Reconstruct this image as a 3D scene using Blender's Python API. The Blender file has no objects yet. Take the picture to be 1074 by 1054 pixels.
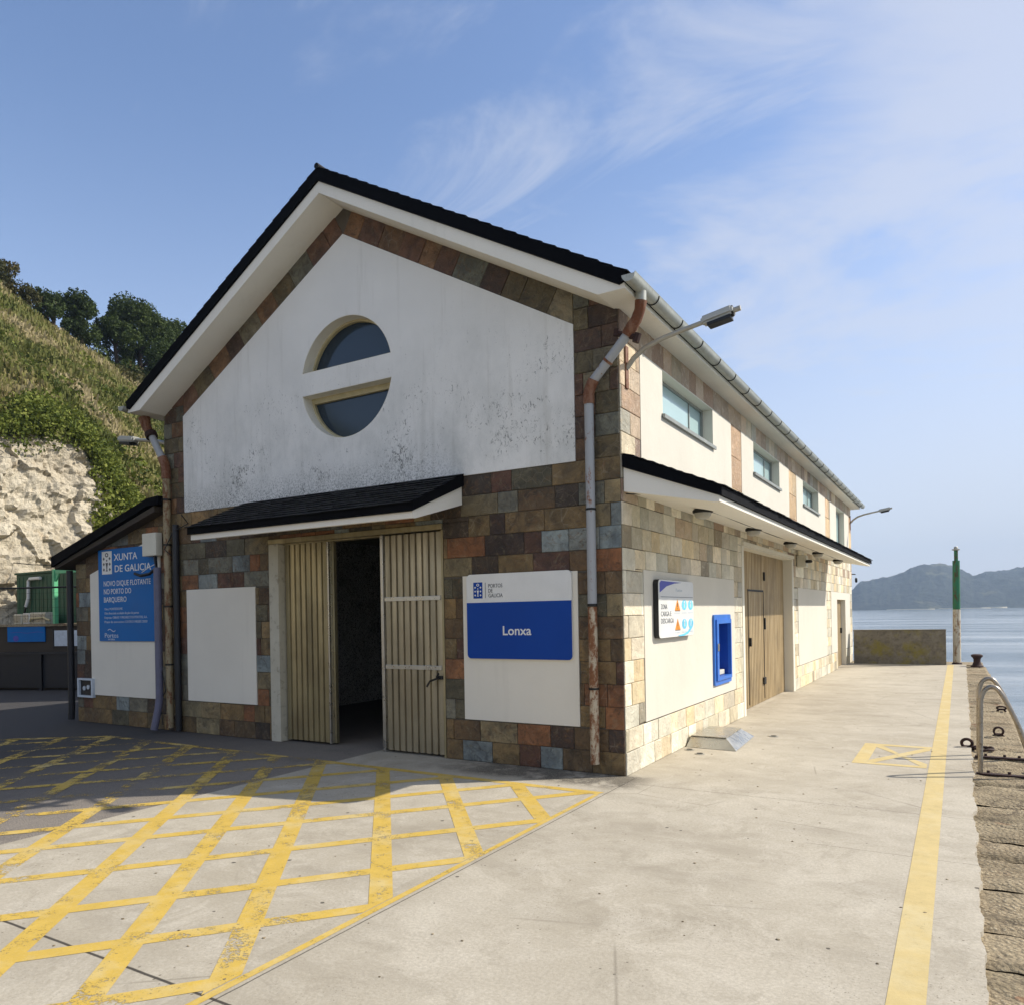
import bpy, bmesh, math, random
from mathutils import Vector, Matrix, noise as mn
from mathutils.geometry import tessellate_polygon
import numpy as np

scene = bpy.context.scene
C = scene.collection
R = math.radians
# ------------------------------------------------------------------ camera
YAW, ROLL, F_PX, PX_W = 0.5374, -0.0178, 792.8, 1074.0
fw = Vector((-math.sin(YAW), math.cos(YAW), 0.0))
r0 = fw.cross(Vector((0, 0, 1))).normalized(); u0 = r0.cross(fw)
rr = math.cos(ROLL) * r0 + math.sin(ROLL) * u0
uu = -math.sin(ROLL) * r0 + math.cos(ROLL) * u0
cam_d = bpy.data.cameras.new('camera'); cam = bpy.data.objects.new('camera', cam_d); C.objects.link(cam)
CAM = Vector((2.8396, -6.8751, 1.6))
m = Matrix((rr, uu, -fw)).transposed().to_4x4(); m.translation = CAM
cam.matrix_world = m
cam_d.sensor_width = 36.0; cam_d.lens = F_PX / PX_W * 36.0; cam_d.shift_y = (643.34 - 527.0) / PX_W
cam_d.clip_start = 0.05; cam_d.clip_end = 20000
scene.camera = cam
# ------------------------------------------------------------------ world, sun, exposure
SUN_DIR = Vector((1.0, 0.75, 1.0)).normalized()
SUN_STRENGTH, SKY_STRENGTH, EXPOSURE = 4.3, 0.137, 0.50
world = bpy.data.worlds.new('World'); scene.world = world; world.use_nodes = True
wt = world.node_tree; wn = wt.nodes; wl = wt.links
for n in list(wn): wn.remove(n)
wo = wn.new('ShaderNodeOutputWorld'); bg = wn.new('ShaderNodeBackground'); bg.inputs[1].default_value = SKY_STRENGTH
sky = wn.new('ShaderNodeTexSky'); sky.sky_type = 'NISHITA'; sky.sun_disc = False
sky.sun_elevation = math.asin(SUN_DIR.z); sky.sun_rotation = math.atan2(SUN_DIR.x, SUN_DIR.y)
sky.air_density = 1.0; sky.dust_density = 0.8; sky.ozone_density = 2.0
tc = wn.new('ShaderNodeTexCoord'); sp = wn.new('ShaderNodeSeparateXYZ'); wl.new(tc.outputs['Generated'], sp.inputs[0])
def wmath(op, a, b=None, clamp=False):
    n = wn.new('ShaderNodeMath'); n.operation = op; n.use_clamp = clamp
    for i, v in enumerate((a, b)):
        if v is None: continue
        if hasattr(v, 'links'): wl.new(v, n.inputs[i])
        else: n.inputs[i].default_value = v
    return n.outputs[0]
WROT, WLOC = 20, (2.2, 5.1, 0)
zc = wmath('ADD', wmath('MAXIMUM', sp.outputs['Z'], 0.0), 0.10)
cx = wmath('DIVIDE', sp.outputs['X'], zc); cy = wmath('DIVIDE', sp.outputs['Y'], zc)
cmb = wn.new('ShaderNodeCombineXYZ'); wl.new(cx, cmb.inputs[0]); wl.new(cy, cmb.inputs[1])
mp = wn.new('ShaderNodeMapping'); wl.new(cmb.outputs[0], mp.inputs[0])
mp.inputs['Rotation'].default_value = (0, 0, R(28)); mp.inputs['Scale'].default_value = (1.0, 1.35, 1.0); mp.inputs['Location'].default_value = (5.15, 2.2, 0)
n1 = wn.new('ShaderNodeTexNoise'); wl.new(mp.outputs[0], n1.inputs[0]); n1.inputs['Scale'].default_value = 1.0; n1.inputs['Detail'].default_value = 10; n1.inputs['Roughness'].default_value = 0.60; n1.inputs['Distortion'].default_value = 0.5
n2 = wn.new('ShaderNodeTexNoise'); wl.new(mp.outputs[0], n2.inputs[0]); n2.inputs['Scale'].default_value = 0.42; n2.inputs['Detail'].default_value = 2
# more cloud towards +x (the open sea side)
side = wmath('MULTIPLY_ADD', sp.outputs['X'], 0.42)
side_n = side.node; side_n.inputs[2].default_value = 0.13
mp2 = wn.new('ShaderNodeMapping'); wl.new(cmb.outputs[0], mp2.inputs[0]); mp2.inputs['Rotation'].default_value = (0, 0, R(WROT)); mp2.inputs['Scale'].default_value = (0.9, 2.3, 1.0); mp2.inputs['Location'].default_value = WLOC
n3 = wn.new('ShaderNodeTexNoise'); wl.new(mp2.outputs[0], n3.inputs[0]); n3.inputs['Scale'].default_value = 1.1; n3.inputs['Detail'].default_value = 12; n3.inputs['Roughness'].default_value = 0.62; n3.inputs['Distortion'].default_value = 0.9
cov = wn.new('ShaderNodeMapRange'); wl.new(n2.outputs[0], cov.inputs[0]); cov.inputs[1].default_value = 0.35; cov.inputs[2].default_value = 0.65
wisp = wn.new('ShaderNodeMapRange'); wl.new(wmath('ADD', wmath('ADD', n3.outputs[0], wmath('MULTIPLY', cov.outputs[0], 0.10)), wmath('MULTIPLY', sp.outputs['X'], 0.22)), wisp.inputs[0]); wisp.inputs[1].default_value = 0.42; wisp.inputs[2].default_value = 0.74; wisp.inputs[3].default_value = 0.0; wisp.inputs[4].default_value = 0.66; wisp.interpolation_type = 'SMOOTHSTEP'
dens = wmath('ADD', wmath('ADD', n1.outputs[0], wmath('MULTIPLY', n2.outputs[0], 0.55)), side)
mr = wn.new('ShaderNodeMapRange'); wl.new(dens, mr.inputs[0]); mr.inputs[1].default_value = 0.74; mr.inputs[2].default_value = 0.98; mr.inputs[3].default_value = 0.0; mr.inputs[4].default_value = 0.64; mr.interpolation_type = 'SMOOTHSTEP'
# low haze bank near the horizon
hz = wn.new('ShaderNodeMapRange'); wl.new(sp.outputs['Z'], hz.inputs[0]); hz.inputs[1].default_value = 0.0; hz.inputs[2].default_value = 0.58; hz.inputs[3].default_value = 0.86; hz.inputs[4].default_value = 0.0; hz.interpolation_type = 'SMOOTHSTEP'
hs = wn.new('ShaderNodeMapRange'); wl.new(sp.outputs['X'], hs.inputs[0]); hs.inputs[1].default_value = -0.85; hs.inputs[2].default_value = 0.0; hs.inputs[3].default_value = 0.45; hs.inputs[4].default_value = 1.08
fac = wmath('MAXIMUM', wmath('MAXIMUM', wmath('MULTIPLY', mr.outputs[0], 1.0), wisp.outputs[0]), wmath('MULTIPLY', hz.outputs[0], hs.outputs[0]))
tint = wn.new('ShaderNodeMix'); tint.data_type = 'RGBA'; tint.blend_type = 'MULTIPLY'; tint.inputs[0].default_value = 1.0
wl.new(sky.outputs[0], tint.inputs[6]); tint.inputs[7].default_value = (0.93, 0.95, 1.03, 1)
mx = wn.new('ShaderNodeMix'); mx.data_type = 'RGBA'; wl.new(fac, mx.inputs[0]); wl.new(tint.outputs[2], mx.inputs[6]); mx.inputs[7].default_value = (3.9, 4.05, 4.5, 1)
wl.new(mx.outputs[2], bg.inputs[0]); wl.new(bg.outputs[0], wo.inputs[0])
sd = bpy.data.lights.new('sun', 'SUN'); sd.energy = SUN_STRENGTH; sd.angle = R(0.53); sd.color = (1.0, 0.93, 0.82)
so = bpy.data.objects.new('sun', sd); C.objects.link(so); so.location = (20, 15, 20); so.rotation_euler = SUN_DIR.to_track_quat('Z', 'Y').to_euler()
vs = scene.view_settings; vs.view_transform = 'Standard'; vs.look = 'None'; vs.exposure = EXPOSURE; vs.gamma = 1.0; vs.use_curve_mapping = False
scene.cycles.max_bounces = 8; scene.cycles.transparent_max_bounces = 16; scene.cycles.volume_bounces = 0

# ------------------------------------------------------------------ node helpers
def lin(h):
    c = [int(h[i:i+2], 16) / 255 for i in (0, 2, 4)]
    return tuple(v / 12.92 if v <= 0.04045 else ((v + 0.055) / 1.055) ** 2.4 for v in c) + (1,)
class NT:
    def __init__(s, name):
        s.m = bpy.data.materials.new(name); s.m.use_nodes = True; s.t = s.m.node_tree; s.n = s.t.nodes; s.l = s.t.links
        s.b = s.n['Principled BSDF']; s.out = s.n['Material Output']
        g = s.n.new('ShaderNodeNewGeometry'); s.pos = g.outputs['Position']; s.geo = g
    def put(s, sock, v):
        if hasattr(v, 'links'): s.l.new(v, sock)
        else: sock.default_value = v
    def noise(s, scale, detail=4, rough=0.55, vec=None, dist=0.0):
        n = s.n.new('ShaderNodeTexNoise'); s.put(n.inputs['Vector'], vec or s.pos); n.inputs['Scale'].default_value = scale
        n.inputs['Detail'].default_value = detail; n.inputs['Roughness'].default_value = rough; n.inputs['Distortion'].default_value = dist
        return n.outputs[0]
    def scl(s, v, vec=None):
        n = s.n.new('ShaderNodeMapping'); s.put(n.inputs[0], vec or s.pos); n.inputs['Scale'].default_value = v; return n.outputs[0]
    def vor(s, scale, feature='F1', vec=None, out='Distance'):
        n = s.n.new('ShaderNodeTexVoronoi'); n.feature = feature; s.put(n.inputs['Vector'], vec or s.pos); n.inputs['Scale'].default_value = scale; return n.outputs[out]
    def rng(s, v, a, b, c=0.0, d=1.0):
        n = s.n.new('ShaderNodeMapRange'); s.put(n.inputs[0], v)
        for i, k in enumerate((a, b, c, d)): n.inputs[i + 1].default_value = k
        return n.outputs[0]
    def math(s, op, a, b=0.0, c=None, clamp=False):
        n = s.n.new('ShaderNodeMath'); n.operation = op; n.use_clamp = clamp; s.put(n.inputs[0], a); s.put(n.inputs[1], b)
        if c is not None: s.put(n.inputs[2], c)
        return n.outputs[0]
    def mix(s, f, a, b, mode='MIX'):
        n = s.n.new('ShaderNodeMix'); n.data_type = 'RGBA'; n.blend_type = mode; s.put(n.inputs[0], f); s.put(n.inputs[6], a); s.put(n.inputs[7], b); return n.outputs[2]
    def ramp(s, v, stops, const=False):
        n = s.n.new('ShaderNodeValToRGB'); s.put(n.inputs[0], v); e = n.color_ramp.elements
        if const: n.color_ramp.interpolation = 'CONSTANT'
        while len(e) < len(stops): e.new(0.5)
        for i, (p, c) in enumerate(stops): e[i].position = p; e[i].color = c
        return n.outputs[0]
    def attr(s, name, out='Color'):
        n = s.n.new('ShaderNodeAttribute'); n.attribute_name = name; return n.outputs[out]
    def xyz(s):
        n = s.n.new('ShaderNodeSeparateXYZ'); s.put(n.inputs[0], s.pos); return n.outputs
    def bump(s, h, strength=0.3, dist=0.01, nrm=None):
        n = s.n.new('ShaderNodeBump'); s.put(n.inputs['Height'], h); n.inputs['Strength'].default_value = strength; n.inputs['Distance'].default_value = dist
        if nrm is not None: s.put(n.inputs['Normal'], nrm)
        return n.outputs[0]
    def fin(s, col=None, rough=None, nrm=None, metal=None, alpha=None, spec=None):
        if col is not None: s.put(s.b.inputs['Base Color'], col)
        if rough is not None: s.put(s.b.inputs['Roughness'], rough)
        if nrm is not None: s.put(s.b.inputs['Normal'], nrm)
        if metal is not None: s.put(s.b.inputs['Metallic'], metal)
        if alpha is not None: s.put(s.b.inputs['Alpha'], alpha)
        if spec is not None: s.put(s.b.inputs['Specular IOR Level'], spec)
        return s.m
def simple(name, h, rough=0.6, metal=0.0, var=0.15, scale=9.0, bump=0.1, dirt=None, spec=0.5):
    t = NT(name); c = lin(h)
    d = tuple(x * (1 - var) for x in c[:3]) + (1,); u = tuple(min(1, x * (1 + var)) for x in c[:3]) + (1,)
    n = t.noise(scale, 5, 0.6); col = t.mix(t.rng(n, 0.3, 0.7), d, u)
    if dirt:
        col = t.mix(t.rng(t.noise(scale * 2.7, 6, 0.7), 0.55, 0.72), col, lin(dirt))
    return t.fin(col, t.rng(n, 0.2, 0.8, max(0.05, rough - 0.12), min(1, rough + 0.12)), t.bump(t.noise(scale * 8, 3), bump, 0.004), metal, spec=spec)

# ------------------------------------------------------------------ materials
def m_stucco(name, h, mould=0.0, band=None, streak=0.3, speck=0.5):
    t = NT(name); base = lin(h); X = t.xyz()
    n = t.noise(0.9, 5, 0.6); col = t.mix(t.rng(n, 0.3, 0.75), base, tuple(x * 0.9 for x in base[:3]) + (1,))
    st = t.noise(1.0, 5, 0.65, t.scl((7, 7, 0.45))); col = t.mix(t.math('MULTIPLY', t.rng(st, 0.56, 0.78), streak), col, lin('8d8878'))
    if mould > 0:
        k = t.noise(30, 9, 0.75, t.scl((1, 1, 0.55)), dist=1.2); big = t.noise(1.35, 4, 0.6, t.scl((1, 1, 1.3)))
        hz_ = t.rng(X[2], 3.4, 5.3, 1.0, 0.0)
        lo = t.math('MULTIPLY', t.rng(big, 0.38, 0.62), hz_)
        thr = t.math('SUBTRACT', k, t.math('MULTIPLY', t.math('SUBTRACT', 1.0, lo), 0.17))
        spots = t.math('MULTIPLY', t.rng(thr, 0.485, 0.56), 0.9)
        near = t.math('MULTIPLY', t.rng(t.noise(45, 6, 0.8), 0.50, 0.56), t.rng(X[2], 3.12, 3.5, 0.85, 0.0))
        near = t.math('MULTIPLY', near, t.rng(X[0], -1.7, -2.4, 0.0, 1.0))
        col = t.mix(t.math('MULTIPLY', t.math('MAXIMUM', spots, near), mould), col, lin('3c3d38'))
        col = t.mix(t.math('MULTIPLY', t.rng(t.noise(2.2, 6, 0.7, t.scl((1, 1, 0.6))), 0.42, 0.7), t.math('MULTIPLY', hz_, 0.42)), col, lin('8f948f'))
    sp_ = t.math('LESS_THAN', t.vor(26), 0.055); col = t.mix(t.math('MULTIPLY', sp_, 0.35 * speck), col, lin('4a443a'))
    return t.fin(col, 0.85, t.bump(t.noise(60, 5, 0.7), 0.25, 0.006, t.bump(t.noise(5, 4), 0.25, 0.02)))
M = {}
M['gable'] = m_stucco('gable_stucco', 'e4e3de', 0.9)
M['panel'] = m_stucco('panel_stucco', 'e2dccd', 0, streak=0.12, speck=0.2)
M['panel_side'] = m_stucco('side_stucco', 'd3cec0', 0, streak=0.08, speck=0.15)
M['soffit'] = m_stucco('soffit_paint', 'e8e4d8', 0, streak=0.12, speck=0.4)
M['reveal'] = m_stucco('reveal_paint', 'dedacb', 0, streak=0.1, speck=0.2)
M['core'] = m_stucco('mortar_render', '5a5348', 0)
M['inside'] = m_stucco('interior_plaster', '8f8a78', 0, speck=0)
def m_stone(name, rusty=0.5, light=0.0):
    t = NT(name); c = t.attr('tile'); rnd = t.attr('rnd', 'Fac')
    off = t.n.new('ShaderNodeVectorMath'); off.operation = 'ADD'; t.put(off.inputs[0], t.pos)
    cm = t.n.new('ShaderNodeCombineXYZ'); t.put(cm.inputs[0], t.math('MULTIPLY', rnd, 37.0)); t.put(cm.inputs[1], t.math('MULTIPLY', rnd, 91.0)); t.put(cm.inputs[2], t.math('MULTIPLY', rnd, 53.0))
    t.put(off.inputs[1], cm.outputs[0]); v = off.outputs[0]
    a = t.noise(4.2, 7, 0.62, v, 0.8); b = t.noise(11, 7, 0.7, v, 1.2); g = t.noise(70, 4, 0.7, v)
    col = t.mix(t.rng(a, 0.35, 0.7), t.mix(1.0, c, (0.82, 0.80, 0.74, 1) if light else (0.60, 0.57, 0.51, 1), 'MULTIPLY'), t.mix(1.0, c, (1.2, 1.17, 1.1, 1) if light else (1.55, 1.42, 1.15, 1), 'MULTIPLY'))
    r1 = t.math('MULTIPLY', t.rng(b, 0.53, 0.66), t.math('MULTIPLY', t.rng(rnd, 0.25, 0.9), rusty))
    col = t.mix(r1, col, t.mix(t.rng(g, 0.3, 0.7), lin('63422c' if not light else 'a58865'), lin('7d6242' if not light else 'cdb48e')))
    bl = t.noise(7.5, 8, 0.78, v, 1.6); col = t.mix(t.math('MULTIPLY', t.rng(bl, 0.52, 0.62), 0.55 if not light else 0.22), col, lin('2b241d' if not light else '8f836c')); bl2 = t.noise(5.5, 8, 0.75, v, 2.2)
    col = t.mix(t.math('MULTIPLY', t.rng(bl2, 0.55, 0.66), 0.4), col, lin('8d8164' if not light else 'e6dfcb'))
    ve = t.vor(7, 'DISTANCE_TO_EDGE', v); vein = t.math('MULTIPLY', t.rng(ve, 0.0, 0.02, 1, 0), t.rng(t.noise(3, 3, 0.5, v), 0.5, 0.62))
    col = t.mix(t.math('MULTIPLY', vein, 0.35), col, lin('a59a85'))
    col = t.mix(t.math('MULTIPLY', t.rng(g, 0.55, 0.8), 0.4), col, lin('26221d' if not light else 'a79d88'))
    h = t.math('ADD', t.math('MULTIPLY', a, 1.4), t.math('ADD', b, t.math('MULTIPLY', g, 0.25)))
    return t.fin(col, t.rng(b, 0.3, 0.7, 0.5, 0.8), t.bump(h, 0.8, 0.025))
M['stone'] = m_stone('slate_stone_cladding', 0.85)
M['stone_pale'] = m_stone('pale_stone_cladding', 0.45, 1)
M['slate'] = simple('roof_slate', '0e0f12', 0.6, 0, 0.35, 4, 0.5, spec=0.2)
M['slate_edge'] = simple('slate_edge_black', '06070b', 0.8, 0, 0.2, 6, 0.3, spec=0.1)
M['zinc'] = simple('zinc_gutter', 'a3a69e', 0.45, 0.15, 0.12, 5, 0.1, '8f8d82')
M['bracket'] = simple('bracket_metal', '2b2a28', 0.6, 0.5)
def m_pipe(name, pale, rust, amount):
    t = NT(name); n = t.noise(6, 6, 0.7, t.scl((2.2, 2.2, 0.7))); X = t.xyz()
    s = t.noise(30, 5, 0.7)
    f = t.rng(t.math('ADD', t.math('MULTIPLY', n, 0.8), t.math('MULTIPLY', s, 0.35)), 0.62 - amount, 0.72 - amount)
    col = t.mix(f, lin(pale), t.mix(t.rng(s, 0.3, 0.7), lin(rust), lin('6b3a1c')))
    return t.fin(col, t.rng(f, 0, 1, 0.5, 0.85), t.bump(s, 0.3, 0.004))
M['pipe'] = m_pipe('painted_rusty_pipe', '9b9d9e', '8a6244', -0.02)
M['pipe_rusty'] = m_pipe('very_rusty_pipe', 'b5a890', '8a6646', 0.12)
M['pipe_tan'] = m_pipe('tan_streaked_pipe', '8f8264', '6f5a3e', 0.06)
M['rust'] = m_pipe('rust_joint', '7a543a', '5a3a26', 0.1)
M['darkpipe'] = simple('dark_pipe', '15171d', 0.5)
M['pvc'] = simple('grey_violet_pvc', '5c5c70', 0.5)
def m_door(name, c1, c2, metal, rough, grime):
    t = NT(name); X = t.xyz(); n = t.noise(1, 6, 0.6, t.scl((9, 9, 0.7))); n2 = t.noise(2.0, 4, 0.5)
    col = t.mix(t.rng(n, 0.35, 0.7), lin(c1), lin(c2)); col = t.mix(t.math('MULTIPLY', t.rng(n2, 0.45, 0.75), grime), col, lin('6d604a'))
    col = t.mix(t.math('MULTIPLY', t.math('LESS_THAN', t.vor(18), 0.06), 0.5), col, lin('5d4f38'))
    return t.fin(col, t.rng(n, 0.3, 0.7, rough - 0.08, rough + 0.12), t.bump(t.noise(40, 3), 0.1, 0.003), metal)
M['door'] = m_door('galvanised_door', 'b0a482', '8f8464', 0.7, 0.38, 0.5)
M['door_r'] = m_door('brushed_metal_door', 'b7ae98', '958c76', 0.8, 0.34, 0.3)
M['door_side'] = m_door('weathered_tan_door', 'b7a27c', '98835f', 0.25, 0.55, 0.5)
M['jamb'] = simple('jamb_paint', 'b9b4a2', 0.6, 0, 0.08, 4, 0.15, '8a8270')
M['ladder'] = simple('worn_stainless_tube', '9a9082', 0.32, 0.85, 0.2, 9, 0.1, '6b5a44')
M['steel'] = simple('stainless_steel', 'b9b7b0', 0.3, 0.9, 0.12, 7, 0.05)
M['galv'] = simple('galvanised_lamp_arm', 'a5a297', 0.5, 0.4, 0.12, 9, 0.1)
M['lampbody'] = simple('lamp_housing', 'a8a9a4', 0.45, 0.2, 0.08, 6, 0.05)
M['black'] = simple('black_plastic', '0c0d10', 0.5)
M['iron'] = simple('rusty_iron', '35221d', 0.75, 0.3, 0.4, 22, 0.6, '5b3020')
M['lampglass'] = simple('grey_lamp_glass', 'a29e92', 0.4, 0, 0.08, 8, 0.05)
M['white'] = simple('white_enamel', 'd8d8d4', 0.4, 0, 0.04, 5, 0.03)
M['offwhite'] = simple('cream_plastic', 'cbc8b8', 0.5, 0, 0.06, 8, 0.05)
M['blue'] = simple('sign_blue', '003c90', 0.35, 0, 0.05, 2, 0.0, spec=0.22)
M['blue2'] = simple('notice_blue', '0064a8', 0.5, 0, 0.08, 2, 0.02, spec=0.2)
M['hatchblue'] = simple('hatch_blue', '2f6cc4', 0.4, 0, 0.08, 6, 0.06)
M['hatchdark'] = simple('hatch_inner_blue', '0f4aa6', 0.5, 0, 0.06, 5, 0.03)
M['purple'] = simple('print_violet', '3b3f9e', 0.4); M['cyan'] = simple('print_cyan', '6cc8e8', 0.4); M['orange'] = simple('print_orange', 'd98a1c', 0.5)
M['grey'] = simple('print_grey', 'b9c3cc', 0.4); M['ink'] = simple('print_ink', '3d424a', 0.5)
M['glass_d'] = simple('round_window_glass', '22303c', 0.06, 0, 0.05, 0.5, 0.0)
M['glass_s'] = simple('side_window_glass', 'a9c2c2', 0.07, 0, 0.06, 0.5, 0.0)
M['frame_b'] = simple('beige_window_frame', 'b7ab84', 0.5); M['frame_g'] = simple('grey_window_frame', '8d908a', 0.45, 0.1)
M['greenp'] = m_pipe('flaking_green_paint', '1d6b46', '20402e', 0.05); M['polewhite'] = m_pipe('flaking_white_paint', 'c4bca6', 'a08a68', 0.05)
M['greentank'] = simple('dark_green_container', '25503a', 0.6, 0, 0.25, 2, 0.2)
M['mint'] = simple('mint_green_paint', '5fb583', 0.5)
M['navy'] = simple('dark_navy_steel', '0d1018', 0.5, 0, 0.3)
def m_ground(name, kind):
    t = NT(name); X = t.xyz()
    a = t.noise(0.55, 6, 0.6); b = t.noise(3.2, 7, 0.65); g = t.noise(55, 5, 0.75); s = t.noise(1.0, 6, 0.6, t.scl((0.55, 2.4, 1)))
    if kind == 'concrete':
        c = t.mix(t.rng(a, 0.35, 0.65), lin('aaa18f'), lin('bdb5a4')); c = t.mix(t.math('MULTIPLY', t.rng(s, 0.48, 0.68), 0.48), c, lin('8f8676'))
        f2 = t.noise(1.9, 9, 0.78, dist=0.8); c = t.mix(t.math('MULTIPLY', t.rng(f2, 0.50, 0.60), 0.5), c, lin('c9c1b0')); f3 = t.noise(2.7, 10, 0.82, dist=0.6); c = t.mix(t.math('MULTIPLY', t.rng(f3, 0.53, 0.62), 0.42), c, lin('8f8675')); c = t.mix(t.math('MULTIPLY', t.rng(t.noise(0.42, 7, 0.7, dist=1.2), 0.54, 0.64), 0.32), c, lin('8d8474'))
        crk = t.math('MULTIPLY', t.rng(t.vor(0.55, 'DISTANCE_TO_EDGE', t.scl((1, 1, 1), None)), 0.0, 0.006, 1, 0), t.rng(t.noise(0.7, 3), 0.52, 0.6)); c = t.mix(t.math('MULTIPLY', crk, 0.5), c, lin('5d5547'))
        c = t.mix(t.math('MULTIPLY', t.rng(b, 0.5, 0.8), 0.45), c, lin('cfc8b9'))
        # worn wet patch by the hatch and pitting
        pit = t.math('MULTIPLY', t.math('LESS_THAN', t.vor(15), 0.10), t.rng(t.noise(1.4, 4, 0.6), 0.5, 0.62))
        pit2 = t.math('MULTIPLY', t.math('LESS_THAN', t.vor(42), 0.16), t.rng(t.noise(0.8, 5, 0.7), 0.5, 0.66))
        big = t.math('MULTIPLY', t.math('LESS_THAN', t.vor(3.1), 0.045), 0.85)
        c = t.mix(t.math('MULTIPLY', t.rng(g, 0.38, 0.62), 0.5), c, lin('938a79'))
        c = t.mix(t.math('MULTIPLY', t.math('MAXIMUM', pit, pit2), 0.8), c, lin('5f5748')); c = t.mix(big, c, lin('3d372e'))
        # rough pebbly strip in front of the facade corner
        reg = t.math('MULTIPLY', t.rng(X[1], -0.62, -0.45), t.rng(X[1], 0.1, 0.0)); reg = t.math('MULTIPLY', reg, t.math('MULTIPLY', t.rng(X[0], -2.3, -1.4), t.rng(X[0], 0.35, 0.1)))
        reg = t.math('MULTIPLY', reg, t.rng(b, 0.35, 0.5)); c = t.mix(t.math('MULTIPLY', reg, 0.8), c, t.mix(t.rng(t.vor(60), 0.1, 0.5), lin('8d8473'), lin('3d382f')))
        # grime where the apron meets the walls
        gr = t.math('MULTIPLY', t.rng(X[0], 0.0, 0.32, 1, 0), t.math('MULTIPLY', t.rng(b, 0.4, 0.6), 0.35)); gr = t.math('MULTIPLY', gr, t.math('GREATER_THAN', X[0], -0.05)); c = t.mix(gr, c, lin('857b67'))
        def joint(coord, at, w, lo, hi, other, dark, wob=0.02):
            d = t.math('ABSOLUTE', t.math('SUBTRACT', t.math('ADD', coord, t.math('MULTIPLY', t.math('SUBTRACT', t.noise(5, 5, 0.7), 0.5), wob)), at))
            f = t.rng(d, w * 0.5, w, 1, 0); f = t.math('MULTIPLY', f, t.math('MULTIPLY', t.math('GREATER_THAN', other, lo), t.math('LESS_THAN', other, hi)))
            return t.math('MULTIPLY', f, dark)
        js = [joint(X[1], -4.80, 0.011, -3.1, 0.35, X[0], 0.92, 0.008), joint(X[0], 0.115, 0.006, -6.8, -0.05, X[1], 0.75, 0.01), joint(X[1], -0.27, 0.006, 0.1, 2.9, X[0], 0.5, 0.06),
              joint(X[1], -1.42, 0.006, 1.9, 2.9, X[0], 0.4, 0.05), joint(X[1], 1.66, 0.007, 1.7, 2.9, X[0], 0.6, 0.03), joint(X[1], 2.72, 0.007, 1.9, 2.9, X[0], 0.5, 0.03), joint(X[1], 5.4, 0.01, 0, 2.9, X[0], 0.4, 0.05), joint(X[1], 10.4, 0.012, 0, 2.9, X[0], 0.4, 0.05)]
        for j in js: c = t.mix(j, c, lin('2e2922'))
        hgt = t.math('ADD', t.math('MULTIPLY', g, 0.6), b)
        return t.fin(c, 0.88, t.bump(hgt, 0.35, 0.012))
    if kind == 'asphalt':
        c = t.mix(t.rng(a, 0.3, 0.7), lin('5a5550'), lin('6d665f')); pb = t.vor(85)
        c = t.mix(t.math('MULTIPLY', t.rng(pb, 0.15, 0.55), 0.6), lin('958c80'), c); c = t.mix(t.math('MULTIPLY', t.rng(b, 0.5, 0.75), 0.4), c, lin('57524c'))
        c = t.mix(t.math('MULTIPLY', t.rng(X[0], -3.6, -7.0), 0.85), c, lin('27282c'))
        return t.fin(c, 0.85, t.bump(t.math('ADD', pb, g), 0.5, 0.01))
    c = t.mix(t.rng(g, 0.35, 0.65), lin('6e5f49'), lin('ab9a7b')); pb = t.vor(38)
    c = t.mix(t.math('MULTIPLY', t.rng(pb, 0.35, 0.12), 0.7), c, lin('c0b498')); c = t.mix(t.math('MULTIPLY', t.rng(s, 0.46, 0.64), 0.8), c, lin('55492f'))
    c = t.mix(t.math('MULTIPLY', t.math('LESS_THAN', t.vor(2.1, vec=t.scl((1.0, 2.2, 1))), 0.12), t.rng(b, 0.35, 0.6, 0.1, 0.8)), c, lin('7a4a26'))
    c = t.mix(t.rng(t.noise(1.1, 5, 0.6), 0.45, 0.75, 0.0, 0.5), c, lin('b3a587')); c = t.mix(t.math('MULTIPLY', t.rng(t.noise(2.6, 8, 0.8, dist=1.0), 0.55, 0.62), 0.7), c, lin('463a2a')); c = t.mix(t.math('MULTIPLY', t.rng(t.noise(1.6, 4, 0.6), 0.64, 0.70), 0.8), c, lin('7d4b24'))
    return t.fin(c, 0.92, t.bump(t.math('ADD', t.math('MULTIPLY', pb, -1.2), t.math('ADD', g, b)), 0.7, 0.02))
M['concrete'] = m_ground('concrete_apron', 'concrete'); M['asphalt'] = m_ground('asphalt', 'asphalt'); M['coping'] = m_ground('pebbly_coping', 'coping')
def m_paint(name, h, wear, asphalt_wear=False, slow=(0.42, 0.62)):
    t = NT(name); X = t.xyz(); n = t.noise(7, 8, 0.75); big = t.noise(1.3, 4, 0.65); g = t.noise(60, 4, 0.75)
    v = t.math('ADD', t.math('MULTIPLY', n, 0.55), t.math('MULTIPLY', g, 0.45)); v = t.math('ADD', v, t.math('MULTIPLY', t.math('SUBTRACT', big, 0.5), wear))
    if asphalt_wear: v = t.math('ADD', v, t.math('MULTIPLY', t.rng(X[0], -2.9, -3.6), 0.09))
    al = t.rng(v, slow[0] + 0.14, slow[0] + 0.20, 1, 0)
    c = t.mix(t.rng(n, 0.3, 0.7), lin(h), tuple(x * 0.78 for x in lin(h)[:3]) + (1,)); c = t.mix(t.math('MULTIPLY', t.rng(t.noise(2.4, 6, 0.7), 0.48, 0.66), 0.45), c, lin('cbbf98')); c = t.mix(t.math('MULTIPLY', t.rng(g, 0.5, 0.75), 0.3), c, lin('c9b98c'))
    return t.fin(c, 0.75, t.bump(g, 0.25, 0.006), alpha=al)
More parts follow.
